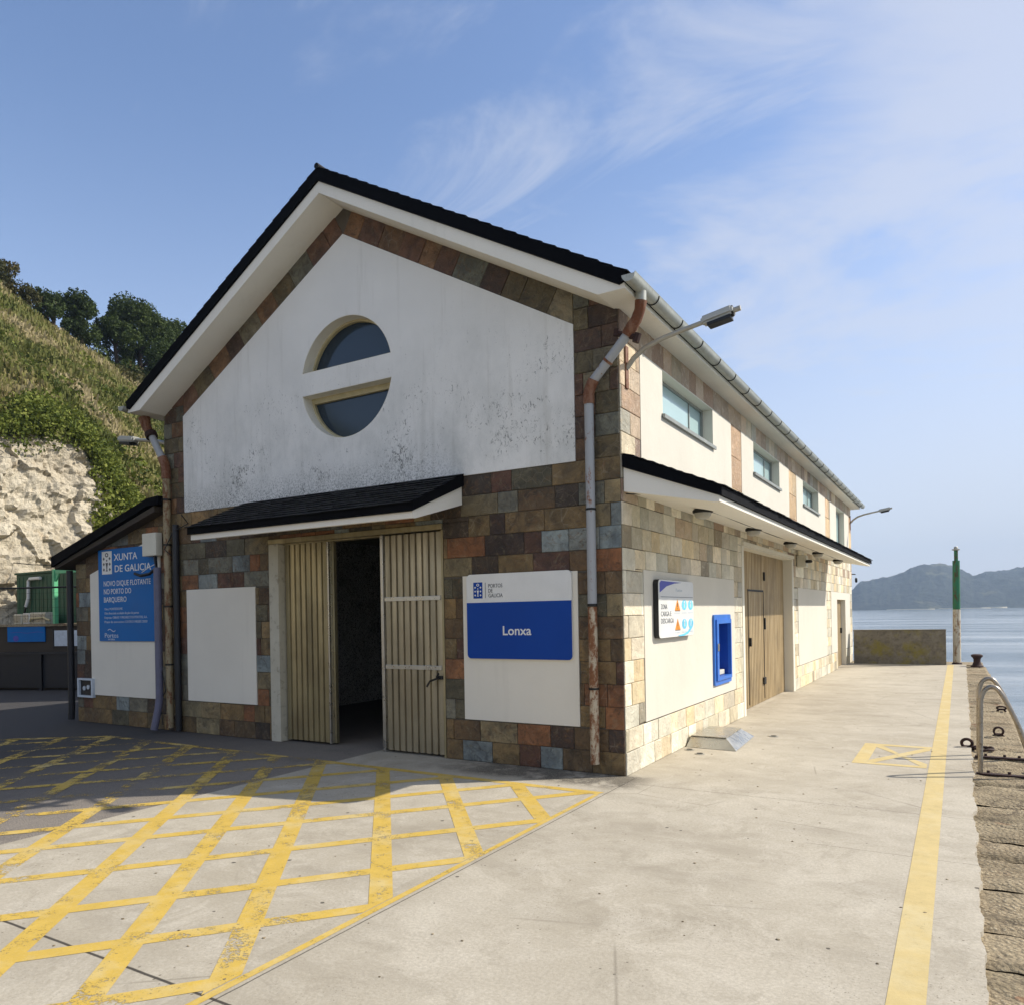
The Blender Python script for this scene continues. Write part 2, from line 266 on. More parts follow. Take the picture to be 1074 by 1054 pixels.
M['yellow'] = m_paint('worn_yellow_paint', 'cdac4c', 0.50, True, (0.415, 0)); M['yellow2'] = m_paint('faded_yellow_line', 'ccb67c', 0.12, False, (0.47, 0))
def m_rock():
    t = NT('pale_cliff_rock'); n = t.noise(0.35, 7, 0.65); b = t.noise(1.8, 8, 0.7); v = t.vor(1.1, 'DISTANCE_TO_EDGE', t.scl((1, 1, 1.6)))
    c = t.mix(t.rng(n, 0.3, 0.7), lin('b9ae98'), lin('d6ccb6')); c = t.mix(t.math('MULTIPLY', t.rng(b, 0.52, 0.75), 0.7), c, lin('8f7f62'))
    c = t.mix(t.math('MULTIPLY', t.rng(t.noise(5, 6, 0.7), 0.58, 0.7), 0.6), c, lin('6f6049')); c = t.mix(t.math('MULTIPLY', t.rng(t.noise(0.8, 3), 0.62, 0.72), 0.5), c, lin('b08a4a'))
    c = t.mix(t.math('MULTIPLY', t.rng(v, 0.0, 0.025, 1, 0), 0.35), c, lin('5b5140')); v2 = t.vor(4.0, 'DISTANCE_TO_EDGE', t.scl((1, 1, 1.5))); c = t.mix(t.math('MULTIPLY', t.math('MULTIPLY', t.rng(v2, 0.0, 0.03, 1, 0), t.rng(t.noise(1.3, 5), 0.48, 0.6)), 0.6), c, lin('4d4334')); c = t.mix(t.math('MULTIPLY', t.rng(t.noise(2.6, 8, 0.8, dist=1.5), 0.6, 0.66), 0.4), c, lin('5e5238'))
    return t.fin(c, 0.95, t.bump(t.math('ADD', b, t.math('MULTIPLY', t.noise(9, 6, 0.7), 0.5)), 0.8, 0.25))
M['rock'] = m_rock()
M['soil'] = simple('hillside_soil', '5a5a2a', 0.95, 0, 0.35, 0.8, 0.5, '4a4a20')
def m_leaf(name, stops, trans=0.25):
    t = NT(name); c = t.ramp(t.attr('rnd', 'Fac'), stops); t.fin(c, 0.75, spec=0.25)
    tr = t.n.new('ShaderNodeBsdfTranslucent'); t.put(tr.inputs[0], c); ms = t.n.new('ShaderNodeMixShader'); ms.inputs[0].default_value = trans
    t.l.new(t.b.outputs[0], ms.inputs[1]); t.l.new(tr.outputs[0], ms.inputs[2]); t.l.new(ms.outputs[0], t.out.inputs[0]); return t.m
M['leaf'] = m_leaf('tree_leaves', [(0, (.022, .036, .010, 1)), (.5, (.052, .080, .020, 1)), (.9, (.095, .125, .032, 1)), (1, (.15, .16, .04, 1))])
M['bush'] = m_leaf('brown_green_bush', [(0, (.03, .035, .01, 1)), (.6, (.075, .07, .02, 1)), (1, (.14, .11, .04, 1))])
M['ivy'] = m_leaf('ivy_leaves', [(0, (.04, .06, .01, 1)), (.5, (.11, .14, .018, 1)), (1, (.24, .26, .05, 1))])
M['grassy'] = m_leaf('dry_grass', [(0, (.08, .095, .020, 1)), (.4, (.16, .165, .042, 1)), (.7, (.25, .215, .085, 1)), (1, (.36, .30, .17, 1))])
M['bark'] = simple('bark', '3a3026', 0.9, 0, 0.3, 8, 0.6)
def m_far():
    t = NT('far_forest'); n = t.noise(0.012, 8, 0.7); b = t.noise(0.05, 6, 0.75)
    c = t.mix(t.rng(b, 0.35, 0.7), (.005, .011, .010, 1), (.034, .050, .034, 1)); c = t.mix(t.rng(n, 0.57, 0.64), c, (.11, .11, .06, 1))
    return t.fin(c, 0.95, t.bump(b, 1.0, 12))
M['far'] = m_far(); M['sand'] = simple('sand', 'cfc6ae', 0.9, 0, 0.1, 0.05)
def m_water():
    t = NT('sea_water'); w = t.noise(1.6, 7, 0.62, t.scl((0.35, 1.0, 1)), 0.4); w2 = t.noise(0.06, 5, 0.6, t.scl((0.3, 1.4, 1)))
    rough = t.rng(w2, 0.35, 0.7, 0.05, 0.22); c = t.mix(t.rng(w2, 0.4, 0.65), (.14, .18, .195, 1), (.38, .40, .39, 1))  # pale streaks in the base colour paint sky shimmer and shallow bands
    h = t.math('ADD', w, t.math('MULTIPLY', t.noise(0.35, 4, 0.6, t.scl((0.4, 1, 1))), 1.5))
    return t.fin(c, rough, t.bump(h, 0.22, 0.2))
M['water'] = m_water()
def m_wallmoss():
    t = NT('mossy_concrete'); n = t.noise(1.6, 7, 0.7); b = t.noise(7, 7, 0.75)
    c = t.mix(t.rng(b, 0.3, 0.7), lin('565046'), lin('8b8474')); c = t.mix(t.math('MULTIPLY', t.rng(n, 0.5, 0.62), 0.75), c, lin('7d7326')); c = t.mix(t.math('MULTIPLY', t.rng(t.noise(3.5, 7, 0.8), 0.56, 0.66), 0.7), c, lin('2d2a22'))
    return t.fin(c, 0.9, t.bump(b, 0.5, 0.02))
M['moss'] = m_wallmoss(); M['brownwall'] = simple('brown_retaining_wall', '40382e', 0.9, 0, 0.25, 1.5, 0.3)

# ------------------------------------------------------------------ mesh helpers
class MB:
    def __init__(s): s.v = []; s.f = []; s.col = []; s.rnd = []
    def face(s, pts, col=None, rnd=0.0):
        i = len(s.v); s.v += [tuple(p) for p in pts]; s.f.append(tuple(range(i, i + len(pts)))); s.col.append(col); s.rnd.append(rnd)
    def grow(s, vs, fs, col=None, rnd=0.0):
        i = len(s.v); s.v += [tuple(p) for p in vs]
        for f in fs: s.f.append(tuple(i + k for k in f)); s.col.append(col); s.rnd.append(rnd)
    def box(s, x0, x1, y0, y1, z0, z1, bev=0.0, rnd=0.0):
        if bev <= 0:
            vs = [(x, y, z) for z in (z0, z1) for y in (y0, y1) for x in (x0, x1)]
            s.grow(vs, [(0, 2, 3, 1), (4, 5, 7, 6), (0, 1, 5, 4), (2, 6, 7, 3), (0, 4, 6, 2), (1, 3, 7, 5)], None, rnd); return s
        bm = bmesh.new(); bmesh.ops.create_cube(bm, size=1)
        for v in bm.verts: v.co = Vector(((x0 + x1) / 2 + v.co.x * (x1 - x0), (y0 + y1) / 2 + v.co.y * (y1 - y0), (z0 + z1) / 2 + v.co.z * (z1 - z0)))
        bmesh.ops.bevel(bm, geom=bm.edges[:], offset=bev, segments=2, affect='EDGES', profile=0.6)
        s.bm(bm); return s
    def bm(s, bm):
        bm.verts.index_update(); s.grow([v.co[:] for v in bm.verts], [tuple(v.index for v in f.verts) for f in bm.faces]); bm.free(); return s
    def tube(s, pts, rad, n=10, caps=True):
        pts = [Vector(p) for p in pts]; rads = rad if isinstance(rad, (list, tuple)) else [rad] * len(pts)
        rings = []; up = None
        for i, p in enumerate(pts):
            d = (pts[min(i + 1, len(pts) - 1)] - pts[max(i - 1, 0)]).normalized()
            if up is None: up = d.orthogonal().normalized()
            up = (up - d * up.dot(d)).normalized(); sd_ = d.cross(up)
            rings.append([p + (up * math.cos(2 * math.pi * k / n) + sd_ * math.sin(2 * math.pi * k / n)) * rads[i] for k in range(n)])
        vs = [q for r_ in rings for q in r_]; fs = []
        for i in range(len(pts) - 1):
            for k in range(n): fs.append((i * n + k, i * n + (k + 1) % n, (i + 1) * n + (k + 1) % n, (i + 1) * n + k))
        if caps: fs.append(tuple(range(n))[::-1]); fs.append(tuple((len(pts) - 1) * n + k for k in range(n)))
        s.grow(vs, fs); return s
    def lathe(s, c, prof, n=20):
        vs = []; fs = []
        for r_, z in prof: vs += [(c[0] + r_ * math.cos(2 * math.pi * k / n), c[1] + r_ * math.sin(2 * math.pi * k / n), c[2] + z) for k in range(n)]
        for i in range(len(prof) - 1):
            for k in range(n): fs.append((i * n + k, i * n + (k + 1) % n, (i + 1) * n + (k + 1) % n, (i + 1) * n + k))
        fs.append(tuple((len(prof) - 1) * n + k for k in range(n))); fs.append(tuple(range(n))[::-1]); s.grow(vs, fs); return s
    def prism(s, outer, fr, d0, d1, holes=()):
        """polygon (2D) extruded between depths d0,d1; fr(u,v,d)->xyz"""
        loops = [list(outer)] + [list(h) for h in holes]; flat = [p for l in loops for p in l]
        tris = tessellate_polygon([[Vector((a, b, 0)) for a, b in l] for l in loops]); n = len(flat)
        vs = [fr(a, b, d0) for a, b in flat] + [fr(a, b, d1) for a, b in flat]
        fs = [tuple(t_) for t_ in tris] + [tuple(n + k for k in t_[::-1]) for t_ in tris]
        o = 0
        for l in loops:
            for k in range(len(l)): a, b = o + k, o + (k + 1) % len(l); fs.append((a, b, n + b, n + a))
            o += len(l)
        s.grow(vs, fs); return s
    def build(s, name, mat, parent=None, smooth=False, **kw):
        me = bpy.data.meshes.new(name); base = Vector((0, 0, 0)) if parent is None else Vector(world_loc(parent))
        me.from_pydata([tuple(Vector(v) - base) for v in s.v] if parent is not None else s.v, [], s.f)
        if any(c is not None for c in s.col):
            a = me.attributes.new('tile', 'FLOAT_COLOR', 'FACE')
            a.data.foreach_set('color', [x for c in s.col for x in (list(c[:3]) + [1] if c else [.3, .3, .3, 1])])
        if any(s.rnd):
            a = me.attributes.new('rnd', 'FLOAT', 'FACE'); a.data.foreach_set('value', s.rnd)
        bm = bmesh.new(); bm.from_mesh(me); bmesh.ops.recalc_face_normals(bm, faces=bm.faces[:]); bm.to_mesh(me); bm.free()
        return link(name, me, mat, parent, smooth, **kw)
def world_loc(o):
    l = Vector(o.location)
    while o.parent: o = o.parent; l += o.location
    return l
def link(name, me, mat, parent=None, smooth=False, **kw):
    if mat is not None: me.materials.append(mat)
    if smooth:
        me.polygons.foreach_set('use_smooth', [True] * len(me.polygons))
        try: me.set_sharp_from_angle(angle=R(40))
        except Exception: pass
    o = bpy.data.objects.new(name, me); C.objects.link(o); o.parent = parent
    for k, v in kw.items(): o[k] = v
    return o
def thing(name, label, cat, loc=(0, 0, 0), group=None):
    o = bpy.data.objects.new(name, None); C.objects.link(o); o.location = loc; o.empty_display_size = 0.2
    o['label'] = label; o['category'] = cat
    if group: o['group'] = group
    return o
def rect(a, b, c, d): return [(a, c), (b, c), (b, d), (a, d)]
FR = lambda off=0.0: (lambda u, v, d: (u, off - d, v))      # facade: u=x v=z, d outward (-y)
SD = lambda off=0.0: (lambda u, v, d: (off + d, u, v))      # side wall: u=y v=z, d outward (+x)
FONT = bpy.data.fonts.load if False else None
def text_mesh(body, size, bold=0.0, width=None):
    cu = bpy.data.curves.new('lettering', 'FONT'); cu.body = body; cu.size = size; cu.extrude = 0.0012; cu.offset = bold; cu.resolution_u = 3
    ob = bpy.data.objects.new('lettering', cu); C.objects.link(ob); dg = bpy.context.evaluated_depsgraph_get(); dg.update()
    me = bpy.data.meshes.new_from_object(ob.evaluated_get(dg)); bpy.data.objects.remove(ob); bpy.data.curves.remove(cu)
    if width:
        xs = [v.co.x for v in me.vertices]
        k = width / max(1e-6, max(xs) - min(xs)); x0 = min(xs)
        for v in me.vertices: v.co.x = (v.co.x - x0) * k
    return me
def lettering(mb, body, u, v, size, fr, d, width=None, bold=0.0):
    me = text_mesh(body, size, bold, width)
    vs = [fr(u + q.co.x, v + q.co.y, d + q.co.z) for q in me.vertices]; mb.grow(vs, [tuple(p.vertices) for p in me.polygons]); bpy.data.meshes.remove(me)
def disc(mb, u, v, r_, fr, d0, d1, n=16, ry=None): mb.prism([(u + r_ * math.cos(2 * math.pi * k / n), v + (ry or r_) * math.sin(2 * math.pi * k / n)) for k in range(n)], fr, d0, d1)

# ------------------------------------------------------------------ stone tiles
def clip(poly, a, b, c):   # keep a*x+b*y<=c
    out = []
    for i in range(len(poly)):
        p, q = poly[i], poly[(i + 1) % len(poly)]; fp, fq = a * p[0] + b * p[1] - c, a * q[0] + b * q[1] - c
        if fp <= 0: out.append(p)
        if fp * fq < 0: t_ = fp / (fp - fq); out.append((p[0] + (q[0] - p[0]) * t_, p[1] + (q[1] - p[1]) * t_))
    return out
def clip_convex(poly, cv):
    for i in range(len(cv)):
        (x0, y0), (x1, y1) = cv[i], cv[(i + 1) % len(cv)]
        poly = clip(poly, y1 - y0, x0 - x1, (y1 - y0) * x0 + (x0 - x1) * y0)
        if len(poly) < 3: return []
    return poly
def sub_rects(r_, holes):
    out = [r_]
    for h in holes:
        nx = []
        for (a, b, c, d) in out:
            if h[1] <= a or h[0] >= b or h[3] <= c or h[2] >= d: nx.append((a, b, c, d)); continue
            if c < h[2]: nx.append((a, b, c, h[2]))
            if d > h[3]: nx.append((a, b, h[3], d))
            lo, hi = max(c, h[2]), min(d, h[3])
            if a < h[0]: nx.append((a, h[0], lo, hi))
            if b > h[1]: nx.append((h[1], b, lo, hi))
        out = nx
    return [q for q in out if q[1] - q[0] > 0.02 and q[3] - q[2] > 0.02]
def area(p): return 0.5 * sum(p[i][0] * p[(i + 1) % len(p)][1] - p[(i + 1) % len(p)][0] * p[i][1] for i in range(len(p)))
def inset(p, e):
    n = len(p); out = []
    for i in range(n):
        a, b, c = Vector(p[i - 1]), Vector(p[i]), Vector(p[(i + 1) % n]); d1 = (b - a).normalized(); d2 = (c - b).normalized()
        n1 = Vector((-d1.y, d1.x)); n2 = Vector((-d2.y, d2.x)); k = (n1 + n2); k = k / max(0.35, k.dot(n1)) if k.length > 1e-6 else n1
        out.append((b.x + k.x * e, b.y + k.y * e))
    return out
def tile(mb, poly, fr, col, rnd, rg, t0=0.012):
    if area(poly) < 0: poly = poly[::-1]
    pp = []
    for p in poly:
        if not pp or math.dist(p, pp[-1]) > 0.012: pp.append(p)
    if len(pp) > 2 and math.dist(pp[0], pp[-1]) < 0.012: pp.pop()
    if len(pp) < 3 or abs(area(pp)) < 0.0008: return
    j = inset(pp, 0.0028); j = [(a + rg.uniform(-.0022, .0022), b + rg.uniform(-.0022, .0022)) for a, b in j]; k = inset(j, 0.005)
    h = t0 + rg.uniform(-0.003, 0.004); n = len(j)
    vs = [fr(a, b, 0.0) for a, b in j] + [fr(a, b, h - 0.004) for a, b in j] + [fr(a, b, h + rg.uniform(-.0012, .0012)) for a, b in k]
    fs = [tuple(range(2 * n, 3 * n))]
    for i in range(n): q = (i + 1) % n; fs += [(i, q, n + q, n + i), (n + i, n + q, 2 * n + q, 2 * n + i)]
    mb.grow(vs, fs, col, rnd)
PAL_F = [('5b4b37', 5), ('736245', 4), ('6a6b64', 3), ('78838a', 3.0), ('563d33', 3), ('80583c', 3), ('545143', 4), ('41372f', 3), ('80765e', 3), ('40332e', 1.8), ('7e6a4b', 2.4)]
PAL_S = [('d9d2bf', 5), ('dfd8c7', 5), ('d3c8ae', 4), ('cac4b5', 3), ('d6c5a2', 3), ('c0b69f', 1.2), ('9d9685', .8), ('e2dbc8', 4)]
PAL_U = [('b09b84', 4), ('beab92', 4), ('9a826d', 2.5), ('c4b69c', 3), ('958871', 2), ('a7a395', 2), ('836d5f', 1.5)]
PAL_G = [('644a3d', 4), ('5a523e', 4), ('5f625c', 2.4), ('71563f', 3), ('4b3b34', 3), ('736e5e', 2)]
def pick(pal, rg):
    s_ = rg.uniform(0, sum(w for _, w in pal))
    for h, w in pal:
        s_ -= w
        if s_ <= 0: break
    c = lin(h); k = rg.uniform(0.78, 1.22); w = rg.uniform(-.05, .05); return (min(1, c[0] * k * (1 + w)), min(1, c[1] * k), min(1, c[2] * k * (1 - w)))
def tile_rows(mb, u0, u1, v0, v1, rowh, wr, fr, pal, seed, holes=(), convex=None):
    rg = random.Random(seed); v = v0; nrow = max(1, round((v1 - v0) / rowh)); hh = (v1 - v0) / nrow
    for r_ in range(nrow):
        a, b = v0 + r_ * hh, v0 + (r_ + 1) * hh; u = u0 - rg.uniform(0, 0.3)
        while u < u1:
            w = rg.uniform(*wr); x0, x1 = max(u, u0), min(u + w, u1); u += w
            if u1 - u < wr[0] * 0.35: x1 = u1; u = u1
            if x1 - x0 < 0.015: continue
            p = pal(x0, a) if callable(pal) else pal
            col, rn = pick(p, rg), rg.uniform(0.02, 1)
            if convex:
                q = clip_convex(rect(x0, x1, a, b), convex)
                if q: tile(mb, q, fr, col, rn, rg)
            else:
                for q in sub_rects((x0, x1, a, b), holes): tile(mb, rect(*q), fr, col, rn, rg)
def tile_slope(mb, p0, p1, h, fr, pal, seed, convex):
    rg = random.Random(seed); d = Vector((p1[0] - p0[0], p1[1] - p0[1])); L = d.length; d.normalize(); n = Vector((-d.y, d.x)); s_ = 0
    while s_ < L:
        w = rg.uniform(0.24, 0.42); e = min(L, s_ + w); a = Vector(p0) + d * s_; b = Vector(p0) + d * e
        q = clip_convex([tuple(a), tuple(b), tuple(b + n * h), tuple(a + n * h)], convex)
        if q: tile(mb, q, fr, pick(pal, rg), rg.uniform(0.02, 1), rg)
        s_ = e

# ================================================================== SETTING
XA = -3.15     # asphalt / concrete joint
XQ = 2.90      # concrete / coping
def sheet(name, polys, z, mat, **kw):
    mb = MB()
    for p in polys: mb.face([(a, b, z) for a, b in p])
    return mb.build(name, mat, **kw)
rg = random.Random(4)
# ragged edge of the concrete apron, 25 mm above the old coping
edge = []; y = -60.0
while y < 16.9:
    edge.append((XQ + ((mn.fractal(Vector((y * 2.2, 0, 0)), 0.8, 2.2, 6) * 0.028 + rg.uniform(-.004, .004)) if -8 < y else 0), y)); y += (rg.uniform(0.015, 0.06) if -8 < y else 2.0)
edge.append((XQ, 17.1))
mb = MB()
ys = [-60, -20, -8, -4, 0, 4, 8, 12, 17.1]
mb.prism([(XA, -60)] + edge + [(XA, 17.1)], lambda u, v, d: (u, v, d), -0.6, 0.0); mb.build('concrete_apron', M['concrete'], kind='structure')
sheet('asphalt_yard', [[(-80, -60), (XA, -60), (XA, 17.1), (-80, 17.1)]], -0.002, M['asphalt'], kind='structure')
sheet('ground', [[(-400, -400), (3.0, -400), (3.0, -60), (-400, -60)], [(-400, -60), (-80, -60), (-80, 17.1), (-400, 17.1)], [(-400, 17.1), (-8.5, 17.1), (-8.5, 55), (-60, 60), (-80, 300), (-400, 300)]], -0.006, M['asphalt'], kind='structure')
mb = MB(); mb.box(-8.5, 3.30, 15.6, 18.4, -6, -0.05); mb.box(0.1, 3.30, 17.1, 18.4, -0.05, -0.012); mb.box(-8.5, 0.1, 17.1, 18.4, -0.05, -0.012); mb.build('quay_end', M['coping'], kind='structure')
# coping blocks along the quay (one worn concrete edge with joints)
mb = MB(); y = -30.0; rg = random.Random(9); nrow = 0
def qx(y): return 3.35 + max(0, 16.7 - y) * 0.0115 if y > 6 else 3.473
while y < 16.95:
    L = rg.uniform(0.38, 0.85); y1 = min(16.95, y + L); xa, xb = 2.865, qx(y)
    nx, ny = 8, max(3, int(L / 0.06)); base = len(mb.v); top = -0.028 + rg.uniform(-.006, .006); vs = []; fs = []
    for j in range(ny + 1):
        for i in range(nx + 1):
            yy = y + 0.012 + (y1 - y - 0.024) * j / ny; xx = xa + (xb - xa) * i / nx
            e = min(j, ny - j) / ny; z = top + mn.noise(Vector((xx * 7, yy * 7, 0))) * 0.016 + mn.noise(Vector((xx * 30, yy * 30, 3))) * 0.004
            if j in (0, ny): z -= 0.018; yy += rg.uniform(-.010, .010)
            if i == nx: z -= 0.03; xx += mn.noise(Vector((0, yy * 3, 9))) * 0.02
            vs.append((xx, yy, z))
    for j in range(ny):
        for i in range(nx): k = j * (nx + 1) + i; fs.append((k, k + 1, k + nx + 2, k + nx + 1))
    k0 = len(vs)
    for j in range(ny + 1): vs.append((vs[j * (nx + 1) + nx][0], vs[j * (nx + 1) + nx][1], -6.0))
    for j in range(ny): fs.append((j * (nx + 1) + nx, k0 + j, k0 + j + 1, (j + 1) * (nx + 1) + nx))
    mb.grow(vs, fs); y = y1
mb.box(2.87, 3.33, -30, 16.94, -0.7, -0.075); mb.build('quay_coping', M['coping'], kind='structure')
mb = MB(); mb.box(2.87, 3.36, -60, -30, -6, -0.02); mb.build('quay_edge', M['coping'], kind='structure')
# water
sheet('sea_water', [[(-8000, -8000), (9000, -8000), (9000, 9000), (-8000, 9000)]], -2.6, M['water'], kind='structure')
# far hills across the ria
prof = [(-70, .03), (-45, .052), (-32, .046), (-20, .040), (-12, .030), (-8.5, .024), (-6.5, .021), (-6.06, .028), (-5.2, .0306), (-4.57, .0329), (-4.15, .0314), (-3.31, .0365), (-2.59, .0421), (-1.89, .0441), (-1.19, .045), (-.7, .0436), (-.12, .0392), (.64, .0338), (1.3, .0371), (1.77, .0383), (2.32, .0373), (3.05, .0386), (3.36, .0393), (6, .045), (9, .038), (14, .05), (22, .042), (35, .055), (60, .04)]
pa = np.array([p[0] for p in prof]); pe = np.array([p[1] for p in prof])
vs = []; NA, NR = 620, 34
for i in range(NA):
    if True:
        a = -70 + 130 * i / (NA - 1) if False else (-70 + 55 * i / 120 if i < 120 else (-15 + 27 * (i - 120) / 400 if i < 520 else 12 + 48 * (i - 520) / 99))
    e = float(np.interp(a, pa, pe))
    for j in range(NR):
        t_ = j / (NR - 1); D0 = 1350 + 60 * math.sin(a * 0.35) ; D = D0 + 700 * t_; H_ = e * (D0 + 420) + 1.6
        x = CAM.x + D * math.sin(R(a)); y = CAM.y + D * math.cos(R(a))
        s_ = min(1, t_ / 0.6); s_ = math.sin(s_ * math.pi / 2) ** 0.8 if t_ <= 0.6 else 1 - 0.5 * (t_ - 0.6) / 0.4
        lump = mn.fractal(Vector((x * 0.006, y * 0.006, 2)), 0.9, 2.1, 5) * 11 * min(1, t_ * 4) * (1 if t_ < 0.55 else 0.2)
        tr_ = mn.noise(Vector((x * 0.055, y * 0.055, 5))) * 3.6 + mn.noise(Vector((x * 0.13, y * 0.13, 8))) * 2.6
        vs.append((x, y, -3.2 + (H_ + 3.2) * s_ + (lump + tr_) * min(1, t_ * 12)))
fs = [(i * NR + j, (i + 1) * NR + j, (i + 1) * NR + j + 1, i * NR + j + 1) for i in range(NA - 1) for j in range(NR - 1)]
mb = MB(); mb.grow(vs, fs); mb.build('far_hills', M['far'], smooth=True, kind='structure')
mb = MB()
for a, w, dd in ((1.7, 0.75, 4), (0.1, 1.6, 2), (-3.0, 1.6, 1.6)):
    pts = []
    for k in range(24):
        th = 2 * math.pi * k / 24; aa = R(a + w * math.cos(th) * (0.9 + 0.2 * mn.noise(Vector((k, a, 0))))); D = 1296 + 60 * math.sin(R(a) * 0.35 * 57.3) + 26 * math.sin(th)
        pts.append((CAM.x + D * math.sin(aa), CAM.y + D * math.cos(aa)))
    mb.prism(pts, lambda u, v, d: (u, v, d), -3.0, -2.6 + dd * 0.45)
mb.build('far_beach', M['sand'], kind='structure')

# ------------------------------------------------------------------ cliff and hillside on the landward side
NET = [[[-21.16,-1.42,0],[-22.96,-1.01,7.54],[-28.16,.21,12.08],[-35.66,1.96,17.2],[-43.66,3.84,23.59]],
[[-21.16,1.14,0],[-22.96,1.74,7.46],[-28.16,3.52,11.78],[-35.66,6.07,16.78],[-43.66,8.8,23.01]],
[[-21.16,3.02,0],[-22.96,3.76,7.61],[-28.16,5.94,11.46],[-35.66,9.08,16.03],[-43.66,12.43,21.67]],
[[-21.16,4.46,0],[-22.96,5.31,7.72],[-28.16,7.8,11.22],[-35.66,11.38,15.45],[-43.66,15.21,20.64]],
[[-21.16,5.8,0],[-22.96,6.75,8.04],[-28.16,9.52,10.93],[-35.66,13.51,14.69],[-43.66,17.78,19.23]],
[[-21.16,6.81,0],[-22.96,7.84,7.77],[-28.16,10.83,10.3],[-35.66,15.14,14.03],[-43.66,19.75,18.59]],
[[-21.16,7.58,0],[-22.96,8.66,6.82],[-28.16,11.82,9.63],[-35.66,16.38,13.42],[-43.66,21.25,18.11]],
[[-21.16,8.22,0],[-22.96,9.35,6.07],[-28.16,12.65,8.83],[-35.66,17.42,12.76],[-43.66,22.52,17.72]],
[[-21.16,8.89,0],[-22.96,10.07,5.28],[-28.16,13.53,8.14],[-35.66,18.51,12.16],[-43.66,23.84,17.31]],
[[-21.16,9.78,0],[-22.96,11.03,4.84],[-28.16,14.68,7.55],[-35.66,19.94,11.53],[-43.66,25.58,16.67]],
[[-21.16,10.73,0],[-22.96,12.05,4.36],[-28.16,15.9,6.93],[-35.66,21.47,10.87],[-43.66,27.42,16.0]],
[[-21.16,12.38,0],[-22.96,13.82,3.99],[-28.16,18.04,6.47],[-35.66,24.12,10.21],[-43.66,30.63,15.1]],
[[-21.16,14.21,0],[-22.96,15.79,3.57],[-28.16,20.41,5.96],[-35.66,27.06,9.48],[-43.66,34.18,14.11]],
[[-21.16,16.81,0],[-22.96,18.59,3.35],[-28.16,23.77,5.7],[-35.66,31.24,9.01],[-43.66,39.22,13.36]],
[[-21.16,19.82,0],[-22.96,21.82,3.09],[-28.16,27.66,5.4],[-35.66,36.07,8.46],[-43.66,45.06,12.48]]]
net = np.array(NET)
pre = []
for dy in (-40, -20, -8):
    q = net[0].copy(); q[:, 1] += dy; q[:, 0] += dy * 0.1; pre.append(q)
post = []
for dy in (20, 50):
    q = net[-1].copy(); q[:, 1] += dy; pre_ = q; post.append(q)
net = np.concatenate([np.array(pre), net, np.array(post)])
back = net[:, 4].copy(); back[:, 0] -= 16; back[:, 2] -= 2.0; net = np.concatenate([net, back[:, None]], axis=1)
NC = len(net)
# column parameter: arc position by y of row 1
cs = net[:, 1, 1]
def surf(yc, row):
    """yc: y at the cliff-top row picks the column; row 0..5"""
    i = int(np.clip(np.searchsorted(cs, yc) - 1, 0, NC - 2)); f = (yc - cs[i]) / (cs[i + 1] - cs[i])
    j = int(min(4, max(0, math.floor(row)))); g = row - j
    A = net[i, j] * (1 - f) + net[i + 1, j] * f; B = net[i, j + 1] * (1 - f) + net[i + 1, j + 1] * f
    return Vector(A * (1 - g) + B * g)
def hill_pt(yc, row):
    p = surf(yc, row); k = mn.fractal(p * 0.32, 0.9, 2.0, 4)
    amp = 0.5 if row >= 1 else 0.0; p.z += k * amp * min(1, (row - 0.9) * 4) if row > 0.9 else 0; return p
def cliff_pt(yc, row):
    p = surf(yc, row); q = Vector((p.x * 0.2, p.y, p.z))
    cell = mn.cell(q * 1.1 + mn.noise_vector(q * 0.8) * 0.6) * 0.16 + mn.cell(q * 3.1 + mn.noise_vector(q * 2.0) * 0.3) * 0.06; d = abs(mn.fractal(q * 0.45, 0.9, 2.1, 6)) * 0.38 + cell + abs(mn.noise(q * 4.6)) * 0.08 + abs(mn.noise(q * 10.0)) * 0.05
    led = (math.floor(p.z * 0.9 + mn.noise(q * 0.6) * 1.6) % 2) * 0.12
    p.x += (d + led) * min(1.0, row * 6) * (1 if row < 0.93 else (1 - row) / 0.07) - 0.15; return p
def grid(fn, ys_, rows):
    vs = [tuple(fn(y_, r_)) for y_ in ys_ for r_ in rows]; n = len(rows)
    return vs, [(i * n + j, (i + 1) * n + j, (i + 1) * n + j + 1, i * n + j + 1) for i in range(len(ys_) - 1) for j in range(n - 1)]
ysf = list(np.arange(-40, -3, 1.0)) + list(np.arange(-3, 15, 0.075)) + list(np.arange(15, 60, 1.0))
mb = MB(); mb.grow(*grid(cliff_pt, ysf, list(np.linspace(0, 1, 90)))); mb.build('cliff', M['rock'], kind='structure')
ysg = list(np.arange(-40, -3, 1.5)) + list(np.arange(-3, 26, 0.25)) + list(np.arange(26, 60, 1.5))
mb = MB(); mb.grow(*grid(hill_pt, ysg, list(np.linspace(0.97, 5, 90)))); mb.build('hillside', M['soil'], smooth=True, kind='structure')
